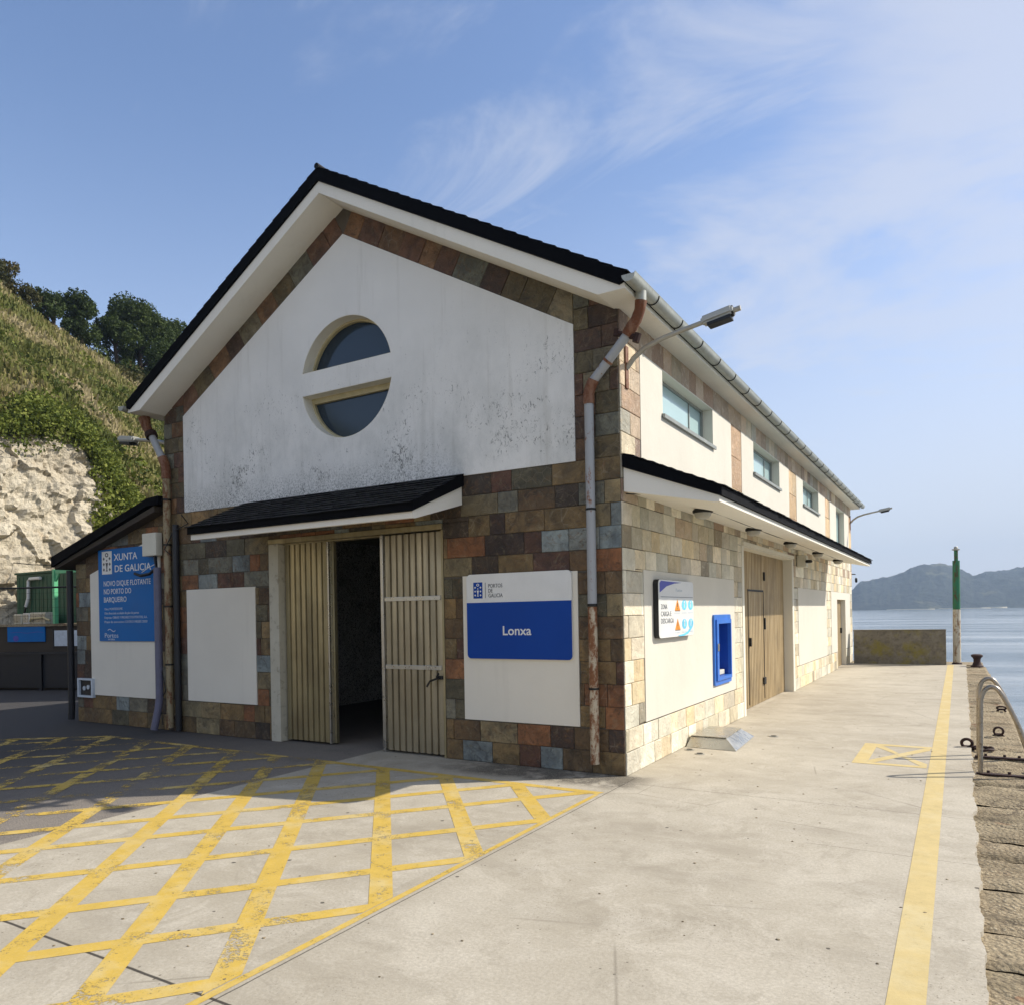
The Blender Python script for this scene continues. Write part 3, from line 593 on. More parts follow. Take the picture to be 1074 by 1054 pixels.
def leafmesh(name, pts, mat, parent=None, **kw):
    """pts: (pos, size, normalish, rnd); builds rhombic leaf quads"""
    n = len(pts); P = np.array([p[0] for p in pts]); S = np.array([p[1] for p in pts])[:, None]; rs = np.random.RandomState(n % 997)
    A = rs.normal(size=(n, 3)); A /= np.linalg.norm(A, axis=1)[:, None]; Bq = rs.normal(size=(n, 3)); Bq -= (Bq * A).sum(1)[:, None] * A; Bq /= np.linalg.norm(Bq, axis=1)[:, None]
    if kw.pop('upright', False):
        A = rs.normal(size=(n, 3)) * 0.25; A[:, 2] = 1; A /= np.linalg.norm(A, axis=1)[:, None]; Bq = np.cross(A, rs.normal(size=(n, 3))); Bq /= np.linalg.norm(Bq, axis=1)[:, None]
        V = np.stack([P - Bq * S * 0.10, P + Bq * S * 0.10, P + A * S * 1.0 + Bq * S * .12, P + A * S * 0.95 - Bq * S * .12], axis=1).reshape(-1, 3)
    else:
        V = np.stack([P - A * S, P - Bq * S * 0.62, P + A * S, P + Bq * S * 0.62], axis=1).reshape(-1, 3)
    me = bpy.data.meshes.new(name)
    if parent is not None: V = V - np.array(world_loc(parent))
    me.vertices.add(len(V)); me.vertices.foreach_set('co', V.ravel()); me.loops.add(n * 4); me.loops.foreach_set('vertex_index', np.arange(n * 4)); me.polygons.add(n)
    me.polygons.foreach_set('loop_start', np.arange(n) * 4); me.polygons.foreach_set('loop_total', np.full(n, 4)); me.update(); me.validate()
    a = me.attributes.new('rnd', 'FLOAT', 'FACE'); a.data.foreach_set('value', np.array([p[2] for p in pts], dtype=np.float32))
    return link(name, me, mat, parent, **kw)
rg = random.Random(21); ivy = []; gr = []; shr = []
for k in range(3400):        # ivy and bramble clumps along the cliff top and down its right side
    yc = rg.uniform(-4, 15); row = 1.0 + abs(rg.gauss(0, 0.38)); p = hill_pt(yc, min(row, 2.4)); m_ = mn.noise(p * 0.5)
    if row > 1.3 + m_ * 0.8: continue
    if row < 1.12 and rg.random() < 0.22: row_c = rg.uniform(0.86, 1.0); p = cliff_pt(yc, row_c); p.x += 0.1
    cr = rg.uniform(0.18, 0.5); tone = rg.uniform(0.15, 0.85)
    for q in range(44):
        d = Vector((rg.gauss(0, 1), rg.gauss(0, 1), rg.gauss(0, 0.7))).normalized() * cr * rg.uniform(0.5, 1)
        ivy.append((p + d + Vector((0, 0, cr * 0.4)), rg.uniform(0.035, 0.085), min(1, max(0, tone + rg.uniform(-.25, .3)))))
for k in range(900):
    yc = rg.uniform(8.2, 14); row = rg.uniform(0.25, 1.05); lim = 0.55 + 0.45 * mn.noise(Vector((yc * 0.7, 3, 0)))
    if row < lim * (1.25 - (yc - 8.2) * 0.16): continue
    p = cliff_pt(yc, min(1, row)); cr = rg.uniform(0.2, 0.45); tone = rg.uniform(0.45, 0.9)
    for q in range(24):
        d = Vector((rg.gauss(0, 1), rg.gauss(0, 1), rg.gauss(0, 1))).normalized() * cr * rg.uniform(0.5, 1); ivy.append((p + d + Vector((0.15, 0, 0)), rg.uniform(0.05, 0.10), min(1, max(0, tone + rg.uniform(-.25, .25)))))
for k in range(900):         # dense fringe right on the cliff lip
    yc = rg.uniform(-3, 12); p = hill_pt(yc, rg.uniform(0.98, 1.22)); cr = rg.uniform(0.2, 0.42); tone = rg.uniform(0.1, 0.8)
    for q in range(40):
        d = Vector((rg.gauss(0, 1), rg.gauss(0, 1), rg.gauss(0, 0.8))).normalized() * cr * rg.uniform(0.5, 1); ivy.append((p + d + Vector((0.1, 0, 0)), rg.uniform(0.04, 0.085), min(1, max(0, tone + rg.uniform(-.25, .25)))))
leafmesh('ivy_cover', ivy, M['ivy'], kind='stuff', label='bright green ivy and brambles hanging over the cliff edge', category='ivy')
for k in range(110000):
    yc = rg.uniform(-4, 24); row = rg.uniform(1.1, 4.1); p = hill_pt(yc, row); m_ = mn.noise(p * 0.35)
    gr.append((p, rg.uniform(0.12, 0.36) * (1 + 0.8 * max(0, mn.noise(p * 0.9))), min(1, max(0, 0.42 + m_ * 0.9 + rg.uniform(-.28, .33)))))
leafmesh('hillside_grass', gr, M['grassy'], upright=True, kind='stuff', label='dry brown and green grass on the steep hillside', category='grass')
for k in range(1500):
    yc = rg.uniform(-4, 24); row = rg.uniform(1.15, 3.6); p = hill_pt(yc, row)
    if mn.noise(p * 0.28 + Vector((7, 0, 0))) < 0.02: continue
    cr = rg.uniform(0.25, 0.75); tone = rg.uniform(0.0, 0.6)
    for q in range(40):
        d = Vector((rg.gauss(0, 1), rg.gauss(0, 1), rg.gauss(0, 0.8))).normalized() * cr * rg.uniform(0.4, 1); shr.append((p + d, rg.uniform(0.06, 0.13), min(1, max(0, tone + rg.uniform(-.2, .3)))))
leafmesh('hillside_scrub', shr, M['ivy'], kind='stuff', label='low green scrub patches between the dry grass on the hillside', category='scrub')
und = []
for k in range(700):
    p = hill_pt(rg.uniform(9, 24), rg.uniform(3.75, 4.35)); cr = rg.uniform(0.35, 0.95); tone = rg.uniform(0.1, 0.7)
    for q in range(70):
        d = Vector((rg.gauss(0, 1), rg.gauss(0, 1), rg.gauss(0, 0.8))).normalized() * cr * rg.uniform(0.4, 1); und.append((p + d, rg.uniform(0.06, 0.13), min(1, max(0, tone + rg.uniform(-.2, .3)))))
leafmesh('crest_undergrowth', und, M['bush'], kind='stuff', label='dark low undergrowth beneath the trees on the hill crest', category='undergrowth')
def tree(x, y, z, h, w, seed, label, mat='leaf'):
    rg = random.Random(seed); t = thing('pine_tree' if mat == 'leaf' else 'bush', label, 'tree' if mat == 'leaf' else 'bush', (x, y, z), 'trees along the hill crest')
    mb = MB(); top = Vector((x + rg.uniform(-.2, .2), y + rg.uniform(-.2, .2), z + h * 0.8)); mb.tube([(x, y, z - 1.5), (x + .1, y, z + h * .3), tuple(top)], [0.22, 0.16, 0.05], 8)
    lumps = []
    for k in range(24 if mat == 'leaf' else 14):
        th = rg.uniform(0, 2 * math.pi); hz_ = rg.uniform(0.02, 0.86); rad = w * 0.5 * (1 - abs(hz_ - 0.42) * 1.0) * rg.uniform(0.35, 0.85)
        c = Vector((x + math.cos(th) * rad, y + math.sin(th) * rad, z + h * hz_)); lumps.append((c, w * rg.uniform(0.16, 0.28)))
        mb.tube([(x, y, z + h * hz_ * 0.7), tuple(c)], [0.07, 0.02], 5)
    lumps.append((Vector((x, y, z + h * 0.86)), w * 0.2))
    mb.build('trunk', M['bark'], t)
    pts = []
    for c, lr in lumps:
        tone = rg.uniform(0.1, 0.7)
        for k in range(int(800 * (lr / 0.9) ** 2) + 320):
            d = Vector((rg.gauss(0, 1), rg.gauss(0, 1), rg.gauss(0, 0.8))).normalized() * lr * (rg.random() ** 0.4)
            if mn.noise((c + d) * 1.9) < -0.16: continue
            pts.append((c + d, rg.uniform(0.055, 0.12), min(1, max(0, tone + rg.uniform(-.25, .3)))))
    leafmesh('crown', pts, M[mat], t); return t
tree(-46.0, 14.2, 20.6, 3.9, 4.4, 1, 'brownish green bush at the far left end of the hill crest', 'bush')
tree(-46.4, 17.0, 19.9, 3.6, 3.0, 11, 'brownish bush between the leftmost bush and the first dark tree', 'bush')
tree(-47.2, 19.9, 18.6, 4.5, 2.4, 2, 'small slim dark tree, first tree from the left on the crest')
tree(-47.6, 22.0, 18.3, 5.4, 3.3, 3, 'upright dark tree left of the biggest tree on the crest')
tree(-47.2, 24.2, 17.6, 5.6, 3.4, 4, 'dark tree tucked against the left side of the biggest crown')
tree(-47.2, 25.9, 17.3, 7.3, 4.6, 5, 'biggest round dark tree on the hill crest')
tree(-47.4, 28.6, 17.2, 7.0, 3.8, 6, 'dark round tree on the crest right beside the roof edge')
tree(-47.2, 31.2, 16.4, 6.5, 4.2, 7, 'dark tree on the crest half hidden behind the main roof')

# ------------------------------------------------------------------ terrace, retaining wall, container
def wy(x): return 3.0 + (x + 16.0) * 0.373      # base line of retaining wall
def WF(x, z, d=0.0):                             # point on wall face, d in front
    return (x + d * 0.35, wy(x) - d * 0.937, z)
WFR = lambda u, v, d: WF(u, v, d)
mb = MB(); mb.prism([(-26, wy(-26)), (-9.42, wy(-9.42)), (-9.42, 40), (-26, 40)], lambda u, v, d: (u, v, d), 0.0, 1.50); mb.build('upper_terrace', M['brownwall'], kind='structure')
wall = thing('retaining_wall', 'dark brown retaining wall with a pale ledge behind the left yard', 'wall', (-14, wy(-14), 0))
MB().prism(rect(-26, -9.42, 0, 1.5), WFR, 0.004, 0.16).build('wall', M['brownwall'], wall)
MB().prism(rect(-26, -9.42, 1.503, 1.56), WFR, -0.3, 0.22).build('ledge', M['coping'], wall)
g = thing('barrier', 'low dark navy steel barrier standing in front of the brown retaining wall', 'barrier', (-15.5, wy(-15.5) - 0.3, 0))
mb = MB(); mb.prism(rect(-22, -12.2, 0.06, 0.84), WFR, 0.32, 0.36)
mb.build('panel', M['navy'], g); mb = MB()
for k in range(9): x = -22 + 9.8 * k / 8; MB().prism(rect(x - .03, x + .03, 0, 0.9), WFR, 0.364, 0.41).build('post', M['navy'], g)
MB().prism(rect(-22, -12.2, 0.843, 0.9), WFR, 0.30, 0.42).build('top_rail', M['navy'], g)
t = thing('notice_board', 'small bright blue notice with a wave line fixed to the brown retaining wall', 'notice', WF(-16.4, 1.12, 0.17))
MB().prism(rect(-16.88, -15.92, 1.14, 1.5), WFR, 0.17, 0.2).build('panel', M['blue2'], t)
mb = MB()
for k in range(14): mb.prism(rect(-16.8 + k * .06, -16.74 + k * .06, 1.355 + .012 * math.sin(k * .7), 1.365 + .012 * math.sin(k * .7)), WFR, 0.201, 0.204)
disc(mb, -16.66, 1.22, 0.07, WFR, 0.201, 0.204); mb.build('print', M['purple'], t)
t = thing('notice_board', 'pale grey board beside the bright blue notice on the retaining wall', 'board', WF(-15.3, 1.0, 0.17))
MB().prism(rect(-15.68, -14.95, 1.03, 1.4), WFR, 0.17, 0.2).build('panel', M['grey'], t); mb = MB()
for x in (-15.7, -15.33, -14.95): MB().prism(rect(x - .012, x + .012, .98, 1.43), WFR, 0.202, 0.214).build('batten', M['black'], t)
t = thing('storage_container', 'dark green storage container on the terrace under the cliff', 'container', (-17.6, 5.6, 1.5))
MB().box(-20.9, -15.2, 4.7, 6.6, 1.56, 2.98, 0.02).build('body', M['greentank'], t)
mb = MB()
for k in range(26): mb.box(-20.8 + k * .21, -20.72 + k * .21, 4.69, 4.6995, 1.62, 2.9)
mb.build('ribs', M['greentank'], t); MB().box(-20.93, -15.17, 4.66, 6.64, 2.985, 3.04).build('lid', M['greentank'], t)
t = thing('drain_pipe', 'white bent pipe hanging on the front of the green container', 'pipe', (-19.2, 4.6, 2.0))
MB().tube([(-19.45, 4.62, 2.84), (-20.0, 4.62, 2.84), (-20.08, 4.62, 2.78), (-20.1, 4.62, 2.3), (-20.2, 4.6, 2.05)], 0.045, 8).build('pipe', M['white'], t, True)
MB().tube([(-20.2, 4.6, 2.05), (-20.26, 4.58, 1.85), (-20.3, 4.56, 1.8)], 0.028, 8).build('hose', M['black'], t, True)
t = thing('metal_post', 'mint green metal post with a short arm on the terrace wall', 'post', WF(-17.3, 1.56, 0))
mb = MB(); mb.box(-17.68, -17.58, 4.0, 4.1, 1.5, 2.98, .006); mb.build('post', M['mint'], t); mb = MB(); mb.box(-17.58, -16.6, 4.02, 4.08, 2.86, 2.98, .006); mb.prism([(-17.578, 2.66), (-17.578, 2.857), (-17.4, 2.857)], lambda u, v, d: (u, 4.03 + d, v), 0, 0.04); mb.build('arm', M['mint'], t)
for i, (a, b, h, lb, mt) in enumerate(((-20.15, -19.75, .28, 'beige box at the left end of the terrace ledge', 'offwhite'), (-19.66, -19.32, .30, 'white box standing left of the slatted unit on the terrace ledge', 'white'), (-19.28, -18.5, .31, 'pale slatted unit with a bent pipe on the terrace ledge', 'offwhite'))):
    t = thing('equipment_box', lb, 'equipment box', (a, 4.2, 1.5), 'boxes on the terrace ledge'); MB().box(a, b, 4.25, 4.5, 1.56, 1.56 + h, .012).build('housing', M[mt], t)
    mb = MB()
    for k in range(int((b - a) / .06)): mb.box(a + .03 + k * .06, a + .05 + k * .06, 4.235, 4.247, 1.6, 1.52 + h)
    mb.build('grille', M['steel'], t)
    if i == 2: MB().tube([(-19.2, 4.2, 1.62), (-19.15, 4.2, 1.7), (-18.5, 4.2, 1.72), (-18.2, 4.2, 1.64)], 0.03, 8).build('pipe', M['frame_b'], t, True)
t = thing('wire_fence', 'thin dark wire fence with a top rail along the terrace edge', 'fence', WF(-16, 1.56, 0))
MB().tube([WF(-25, 2.45, -.05), WF(-9.6, 2.42, -.05)], 0.022, 8).build('top_rail', M['black'], t, True)
for x in (-24.5, -21.5, -18.4, -12.6, -9.8): MB().tube([WF(x, 1.5, -.05), WF(x, 2.46, -.05)], 0.02, 8).build('post', M['black'], t, True)
mb = MB()
for z in (1.75, 1.95, 2.15, 2.3): mb.tube([WF(-25, z, -.05), WF(-9.6, z, -.05)], 0.004, 4)
for k in range(70): mb.tube([WF(-25 + k * .22, 1.56, -.055), WF(-25 + k * .22, 2.43, -.055)], 0.0025, 3)
mb.build('wire', M['black'], t)
MBc = MB().tube([(-26, 4, 3.9), (-21, 5.2, 3.32), (-14, 6.0, 2.9), (-9.5, 6.3, 2.95)], 0.013, 5); o = MBc.build('overhead_cable', M['black'], label='thin dark cable sagging across the cliff face', category='cable')
# added block behind the annex, out of view, put in to shade the yard
t = thing('yard_shade_block', 'added unseen white block behind the stone annex, shading the yard', 'building', (-10, 7, 0))
MB().box(-12.6, -8.0, 5.2, 11.5, 0.0, 7.0).build('wall', M['panel'], t)
MB().prism([(-12.9, 6.95), (-7.7, 6.95), (-10.3, 7.9)], lambda u, v, d: (u, d, v), 5.0, 11.7).build('roof', M['slate'], t)
exec_after = []

# ================================================================== MAIN BUILDING
W_, L_, AX, TAN = 7.08, 17.7, -3.54, 0.567
bld = thing('fish_market', 'white and slate-stone harbour building with a steep black-edged gable and round window', 'building', (AX, 8.85, 0))
WC, WR, BAR0, BAR1 = (-3.54, 4.50), 0.735, 4.374, 4.65
def seg(upper, rad=WR, b0=BAR0, b1=BAR1, n=40):
    out = []
    if upper:
        a0 = math.asin((b1 - WC[1]) / rad); a1 = math.pi - a0
    else:
        a1 = 2 * math.pi + math.asin((b0 - WC[1]) / rad); a0 = math.pi - math.asin((b0 - WC[1]) / rad)
    return [(WC[0] + rad * math.cos(a0 + (a1 - a0) * k / n), WC[1] + rad * math.sin(a0 + (a1 - a0) * k / n)) for k in range(n + 1)]
HO = [seg(True), seg(False)]
front = [(-7.08, 0), (-4.92, 0), (-4.92, 2.62), (-2.13, 2.62), (-2.13, 0), (0, 0), (0, 4.55), (-3.54, 6.56), (-7.08, 4.55)]
MB().prism(front, FR(), -0.25, 0.0, HO).build('facade_wall', M['core'], bld)
UPW = [(1.2, 3.18), (5.45, 7.45), (9.8, 11.78)]
sideo = [(0.252, 0), (4.72, 0), (4.72, 2.56), (8.48, 2.56), (8.48, 0), (14.5, 0), (14.5, 1.84), (16.15, 1.84), (16.15, 0), (17.7, 0), (17.7, 4.55), (0.252, 4.55)]
sh = [rect(a, b, 3.76, 4.27) for a, b in UPW] + [rect(14.6, 16.2, 3.12, 4.27), rect(3.12, 3.74, .70, 1.43)]
MB().prism(sideo, SD(), -0.25, 0.0, sh).build('side_wall', M['core'], bld)
mb = MB(); mb.box(-7.08, -6.83, 0.252, 17.7, 0, 4.55); mb.box(-6.828, -0.252, 17.45, 17.7, 0, 4.5)
mb.prism([(-7.08, 4.552), (0, 4.552), (-3.54, 6.56)], lambda u, v, d: (u, 17.7 - d, v), 0, 0.25); mb.build('rear_wall', M['gable'], bld)
mb = MB(); mb.box(-6.82, -0.26, 0.26, 17.44, 2.95, 3.07); mb.box(-6.82, -0.26, 6.0, 6.15, 0, 2.94); mb.build('inner_wall', M['inside'], bld)
mb = MB(); mb.box(-6.8, -3.0, 4.6, 5.4, 0.02, 0.78, .01); mb.build('counter', M['panel'], bld); MB().box(-6.8, -2.95, 4.55, 5.45, 0.782, 0.84, .01).build('counter_top', M['black'], bld)
mb = MB(); mb.box(-4.6, -3.75, 5.965, 5.997, .9, 2.3); mb.build('cold_room_door', M['jamb'], bld); MB().box(-5.3, -4.9, 5.94, 5.997, 1.2, 1.9).build('cabinet', M['black'], bld)
# stone cladding
mb = MB(); FD = FR(); E_ = 0.0
fholes = [(-4.92, -2.13, -1, 2.62), (-6.62, -5.2, 0.455, 2.02), (-1.87, -0.475, 0.455, 2.02)]
tile_rows(mb, -7.08, 0.0, 0, 3.115, 0.2235, (0.19, 0.50), FD, PAL_F, 11, fholes)
tile_rows(mb, -0.475, 0.0, 3.115, 4.85, 0.2235, (0.2, 0.4), FD, PAL_G, 12, convex=[(-0.475, 3.115), (0, 3.115), (0, 4.545), (-0.475, 4.81)])
tile_rows(mb, -7.08, -6.63, 3.115, 4.85, 0.2235, (0.2, 0.4), FD, PAL_G, 13, convex=[(-7.08, 3.115), (-6.63, 3.115), (-6.63, 4.81), (-7.08, 4.55)])
tile_slope(mb, (AX, 6.228), (-0.475, 4.487), 0.36, FD, PAL_G, 14, [(AX, 6.228), (-0.475, 4.487), (-0.475, 4.82), (AX, 6.56)])
tile_slope(mb, (-6.63, 4.475), (AX, 6.228), 0.36, FD, PAL_G, 15, [(-6.63, 4.475), (AX, 6.228), (AX, 6.56), (-6.63, 4.81)])
mb.build('stone_cladding', M['stone'], bld)
mb = MB()
shol = [(4.72, 8.48, -1, 2.56), (0.53, 4.12, 0.46, 2.03), (9.06, 12.72, 0.46, 2.02), (13.5, 17.15, 0.46, 2.02), (14.5, 16.15, -1, 1.0)]
pal_low = lambda u, v: PAL_S if v < 2.2 else (PAL_S + [(h, w * 0.45) for h, w in PAL_U])
tile_rows(mb, 0.0, 17.7, 0, 2.9, 0.2235, (0.20, 0.50), SD(), pal_low, 21, shol)
tile_rows(mb, 0.0, 17.7, 4.275, 4.55, 0.275, (0.24, 0.44), SD(), PAL_U, 22)
for i, (a, b) in enumerate(((0, .525), (4.1, 4.69), (8.32, 9.07), (12.75, 13.5), (17.15, 17.7))):
    tile_rows(mb, a, b, 2.9, 4.275, 0.2235 if i == 0 else 0.45, (0.24, 0.44) if i == 0 else (0.6, 0.8), SD(), PAL_U if i == 0 else [('c8ad88', 3), ('c0a485', 2), ('b99a7c', 1)], 23 + i)
mb.build('stone_cladding', M['stone_pale'], bld)
# white panels
gp = [(-6.63, 3.115), (-0.475, 3.115), (-0.475, 4.487), (AX, 6.228), (-6.63, 4.475)]
MB().prism(gp, FR(), 0.001, 0.019, HO).build('gable_panel', M['gable'], bld)
for a, b, c, d in ((-6.62, -5.2, 0.455, 2.02), (-1.87, -0.475, 0.455, 2.02)): MB().prism(rect(a, b, c, d), FR(), 0.001, 0.018).build('wall_panel', M['panel'], bld)
for a, b in ((.53, 4.12), (9.06, 12.72)):
    if a < 1: MB().prism(rect(a, b, .46, 2.03), SD(), 0.001, 0.018, [rect(3.12, 3.74, .70, 1.43)]).build('wall_panel', M['panel_side'], bld)
    else: MB().prism(rect(a, b, .46, 2.02), SD(), 0.001, 0.018).build('wall_panel', M['panel_side'], bld)
MB().prism([(13.5, .46), (14.5, .46), (14.5, 1.84), (16.15, 1.84), (16.15, .46), (17.15, .46), (17.15, 2.02), (13.5, 2.02)], SD(), 0.001, 0.018).build('wall_panel', M['panel_side'], bld)
for (a, b), h in (((.525, 4.1), [sh[0]]), ((4.69, 8.32), [sh[1]]), ((9.07, 12.75), [sh[2]])): MB().prism(rect(a, b, 2.9, 4.275), SD(), 0.001, 0.018, h).build('wall_panel', M['panel_side'], bld)
MB().prism(rect(13.5, 17.15, 2.9, 4.275), SD(), 0.001, 0.018, [sh[3]]).build('wall_panel', M['panel_side'], bld)
# round window
w = MB()
def ringseg(up, r1, r0_, d0, d1, mb_):
    b1o, b0o = (BAR1 + 0.0, BAR0 - 0.0); o = seg(up, r1 - 0.002, b0o - .002, b1o + .002); i_ = seg(up, r0_, BAR0 - 0.075 if not up else BAR0, BAR1 + 0.035)
    mb_.prism(o, FR(), d0, d1, [i_])
win = MB(); ringseg(True, WR, WR - 0.032, -0.20, -0.13, win); ringseg(False, WR, WR - 0.032, -0.20, -0.13, win)
wo_ = win.build('round_window', M['frame_b'], bld, label='round window split in two half moons by a white crossbar')
for up, nm in ((True, 'pane'), (False, 'pane')): MB().prism(seg(up, WR - 0.034, BAR0 - .077 if not up else BAR0, BAR1 + .037), FR(), -0.185, -0.17).build(nm, M['glass_d'], wo_)
# reveals of round opening painted
rv = MB()
for up in (True, False):
    o = seg(up, WR - 0.0005, BAR0 - .0005, BAR1 + .0005); i_ = seg(up, WR - 0.006, BAR0 - 0.006, BAR1 + 0.006); rv.prism(o, FR(), -0.245, 0.0185, [i_])
rv.build('reveal', M['reveal'], wo_)
MB().box(-4.4, -2.7, 0.30, 0.31, 3.6, 5.4).build('back_sheet', M['black'], wo_)  # plain black sheet behind the round panes
# upper side windows
for i, (a, b) in enumerate(UPW):
    z0, z1 = 3.76, 4.27; dd = -0.13
    mb = MB(); mb.prism(rect(a + .002, b - .002, z0 + .002, z1 - .002), SD(), dd - .03, dd + .015, [rect(a + .04, b - .04, z0 + .045, z1 - .035)])
    f = mb.build('window', M['frame_g'], bld); mid = b - 0.58
    MB().prism(rect(a + .041, mid, z0 + .046, z1 - .036), SD(), dd - .012, dd - .006).build('pane', M['glass_s'], f)
    MB().prism(rect(mid + .03, b - .041, z0 + .046, z1 - .036), SD(), dd - .02, dd - .014).build('pane', M['glass_s'], f)
    MB().prism(rect(mid + .001, mid + .029, z0 + .046, z1 - .036), SD(), dd - .025, dd + .006).build('mullion', M['frame_g'], f)
    MB().prism([(-0.128, z0 + .004), (-0.128, z0 + .034), (0.055, z0 + .012), (0.055, z0 - .03), (0.03, z0 - .03), (0.03, z0 - .012)], lambda u, v, d: (u, (a - .03) + d, v), 0, b - a + .06).build('sill', M['frame_g'], f)
    MB().prism(rect(a + .0005, b - .0005, z0 - .0005, z1 - .0005), SD(), -0.245, 0.0175, [rect(a + .006, b - .006, z0 + .003, z1 - .006)]).build('reveal', M['reveal'], f)
mb = MB(); mb.prism(rect(14.605, 16.195, 3.125, 4.265), SD(), -.16, -.115, [rect(14.66, 15.38, 3.2, 4.21), rect(15.42, 16.14, 3.2, 4.21)]); f = mb.build('window', M['frame_g'], bld, label='tall window at the far end of the upper storey')
for a, b in ((14.662, 15.378), (15.422, 16.138)): MB().prism(rect(a, b, 3.202, 4.208), SD(), -.145, -.135).build('pane', M['glass_s'], f)
MB().prism(rect(14.6005, 16.1995, 3.1205, 4.2695), SD(), -0.245, 0.0175, [rect(14.606, 16.194, 3.126, 4.264)]).build('reveal', M['reveal'], f)
# front doorway
mb = MB(); mb.box(-4.918, -4.745, -0.03, 0.24, 0.0, 2.555, .006); mb.build('door_jamb', M['jamb'], bld)
mb = MB(); mb.box(-4.918, -2.132, -0.035, 0.24, 2.557, 2.618, .004); mb.box(-2.16, -2.132, -.015, .24, 0, 2.555, .003); mb.build('door_frame', M['door'], bld)
def ribbed(x0, x1, y0, z0, z1, pitch, name, mat, parent, side=False, rib=0.024):
    mb = MB(); n = max(1, round((x1 - x0) / pitch)); p = (x1 - x0) / n
    fr = (lambda u, v, d: (y0 + d, u, v)) if side else (lambda u, v, d: (u, y0 - d, v)); pr = []
    for k in range(n):
        a = x0 + k * p; pr += [(a, 0), (a + p * .16, 0), (a + p * .26, rib), (a + p * .92, rib)]
    pr.append((x1, 0)); vs = [fr(a, z, h) for z in (z0, z1) for a, h in pr]; m_ = len(pr)
    mb.grow(vs, [(i, i + 1, m_ + i + 1, m_ + i) for i in range(m_ - 1)]); b = MB()
    mb.prism(rect(x0, x1, z0, z1), fr, -0.03, -0.004); return mb.build(name, mat, parent)
dl = ribbed(-4.74, -3.975, 0.09, 0.03, 2.54, 0.094, 'door_leaf', M['door'], bld); dl['label'] = 'left ribbed metal door leaf standing closed'
MB().box(-3.972, -3.948, 0.06, 0.16, .02, 2.545).build('edge_trim', M['steel'], dl); mb = MB(); mb.box(-3.945, -3.915, 0.12, 0.17, .02, 2.54); mb.build('folded_leaf', M['door'], bld)
MB().box(-4.74, -3.05, 0.05, 0.17, 2.5405, 2.556).build('top_rail', M['door'], dl)
dr = ribbed(-3.005, -2.165, 0.03, 0.03, 2.54, 0.093, 'door_leaf', M['door_r'], bld); dr['label'] = 'right ribbed metal door leaf with two cross bars and a black latch'
MB().box(-3.05, -3.008, -.01, .07, .02, 2.55, .003).build('edge_trim', M['steel'], dr)
for z in (0.98, 1.77): MB().box(-2.995, -2.185, -.008, .012, z, z + .05, .003).build('cross_bar', M['steel'], dr)
mb = MB(); mb.box(-2.25, -2.16, -.03, -.009, .88, .92, .003); mb.tube([(-2.2, -.04, .9), (-2.3, -.075, .86), (-2.34, -.08, .80)], .012, 6); mb.tube([(-2.22, -.05, .91), (-2.19, -.06, .95)], .012, 6); mb.build('latch', M['black'], dr)
mb = MB(); mb.box(-3.1, -3.052, 0.08, 0.85, .02, 2.54); mb.build('folded_leaf', M['door_r'], bld)
# side doors
ds = ribbed(4.722, 8.478, -0.17, 0.006, 2.555, 0.107, 'side_gate', M['door_side'], bld, True, 0.02); ds['label'] = 'wide ribbed tan metal gate in the side wall with a small wicket door'
mb = MB()
for u in (5.62, 6.72): mb.box(-.149, -.143, u - .008, u + .008, .05, 1.9)
mb.box(-.149, -.143, 5.6, 6.72, 1.9, 1.93); mb.box(-.149, -.146, 4.73, 4.76, .03, 2.55); mb.build('wicket_frame', M['bracket'], ds)
mb = MB(); mb.box(-.148, -.11, 5.66, 5.69, 1.0, 1.14, .004);  mb.box(-.148, -.12, 6.74, 6.78, 1.25, 1.45, .004); mb.box(-.148, -.12, 6.74, 6.78, 2.1, 2.25, .004); mb.box(-.148, -.12, 6.6, 6.75, .3, .42, .004); mb.build('handle', M['bracket'], ds)
MB().prism([(4.7205, .001), (4.735, .001), (4.735, 2.545), (8.465, 2.545), (8.465, .001), (8.4795, .001), (8.4795, 2.5595), (4.7205, 2.5595)], SD(), -0.245, 0.014).build('gate_reveal', M['reveal'], bld)
MB().prism(rect(4.6, 8.55, 2.562, 2.62), SD(), 0.001, 0.05).build('gate_lintel', M['reveal'], bld)
for a, b in ((4.6, 4.715), (8.485, 8.62)): MB().prism(rect(a, b, 0.0, 2.56), SD(), 0.0005, 0.019).build('gate_surround', M['reveal'], bld)
d3 = ribbed(14.52, 16.13, -0.11, 0.006, 1.83, 0.13, 'side_door', M['door_side'], bld, True, 0.012); MB().prism([(14.5005, .001), (14.515, .001), (14.515, 1.825), (16.135, 1.825), (16.135, .001), (16.1495, .001), (16.1495, 1.8395), (14.5005, 1.8395)], SD(), -0.245, 0.0175).build('door_reveal', M['reveal'], bld)
MB().box(-.097, -.05, 15.9, 15.93, .9, 1.05, .004).build('handle', M['bracket'], d3)
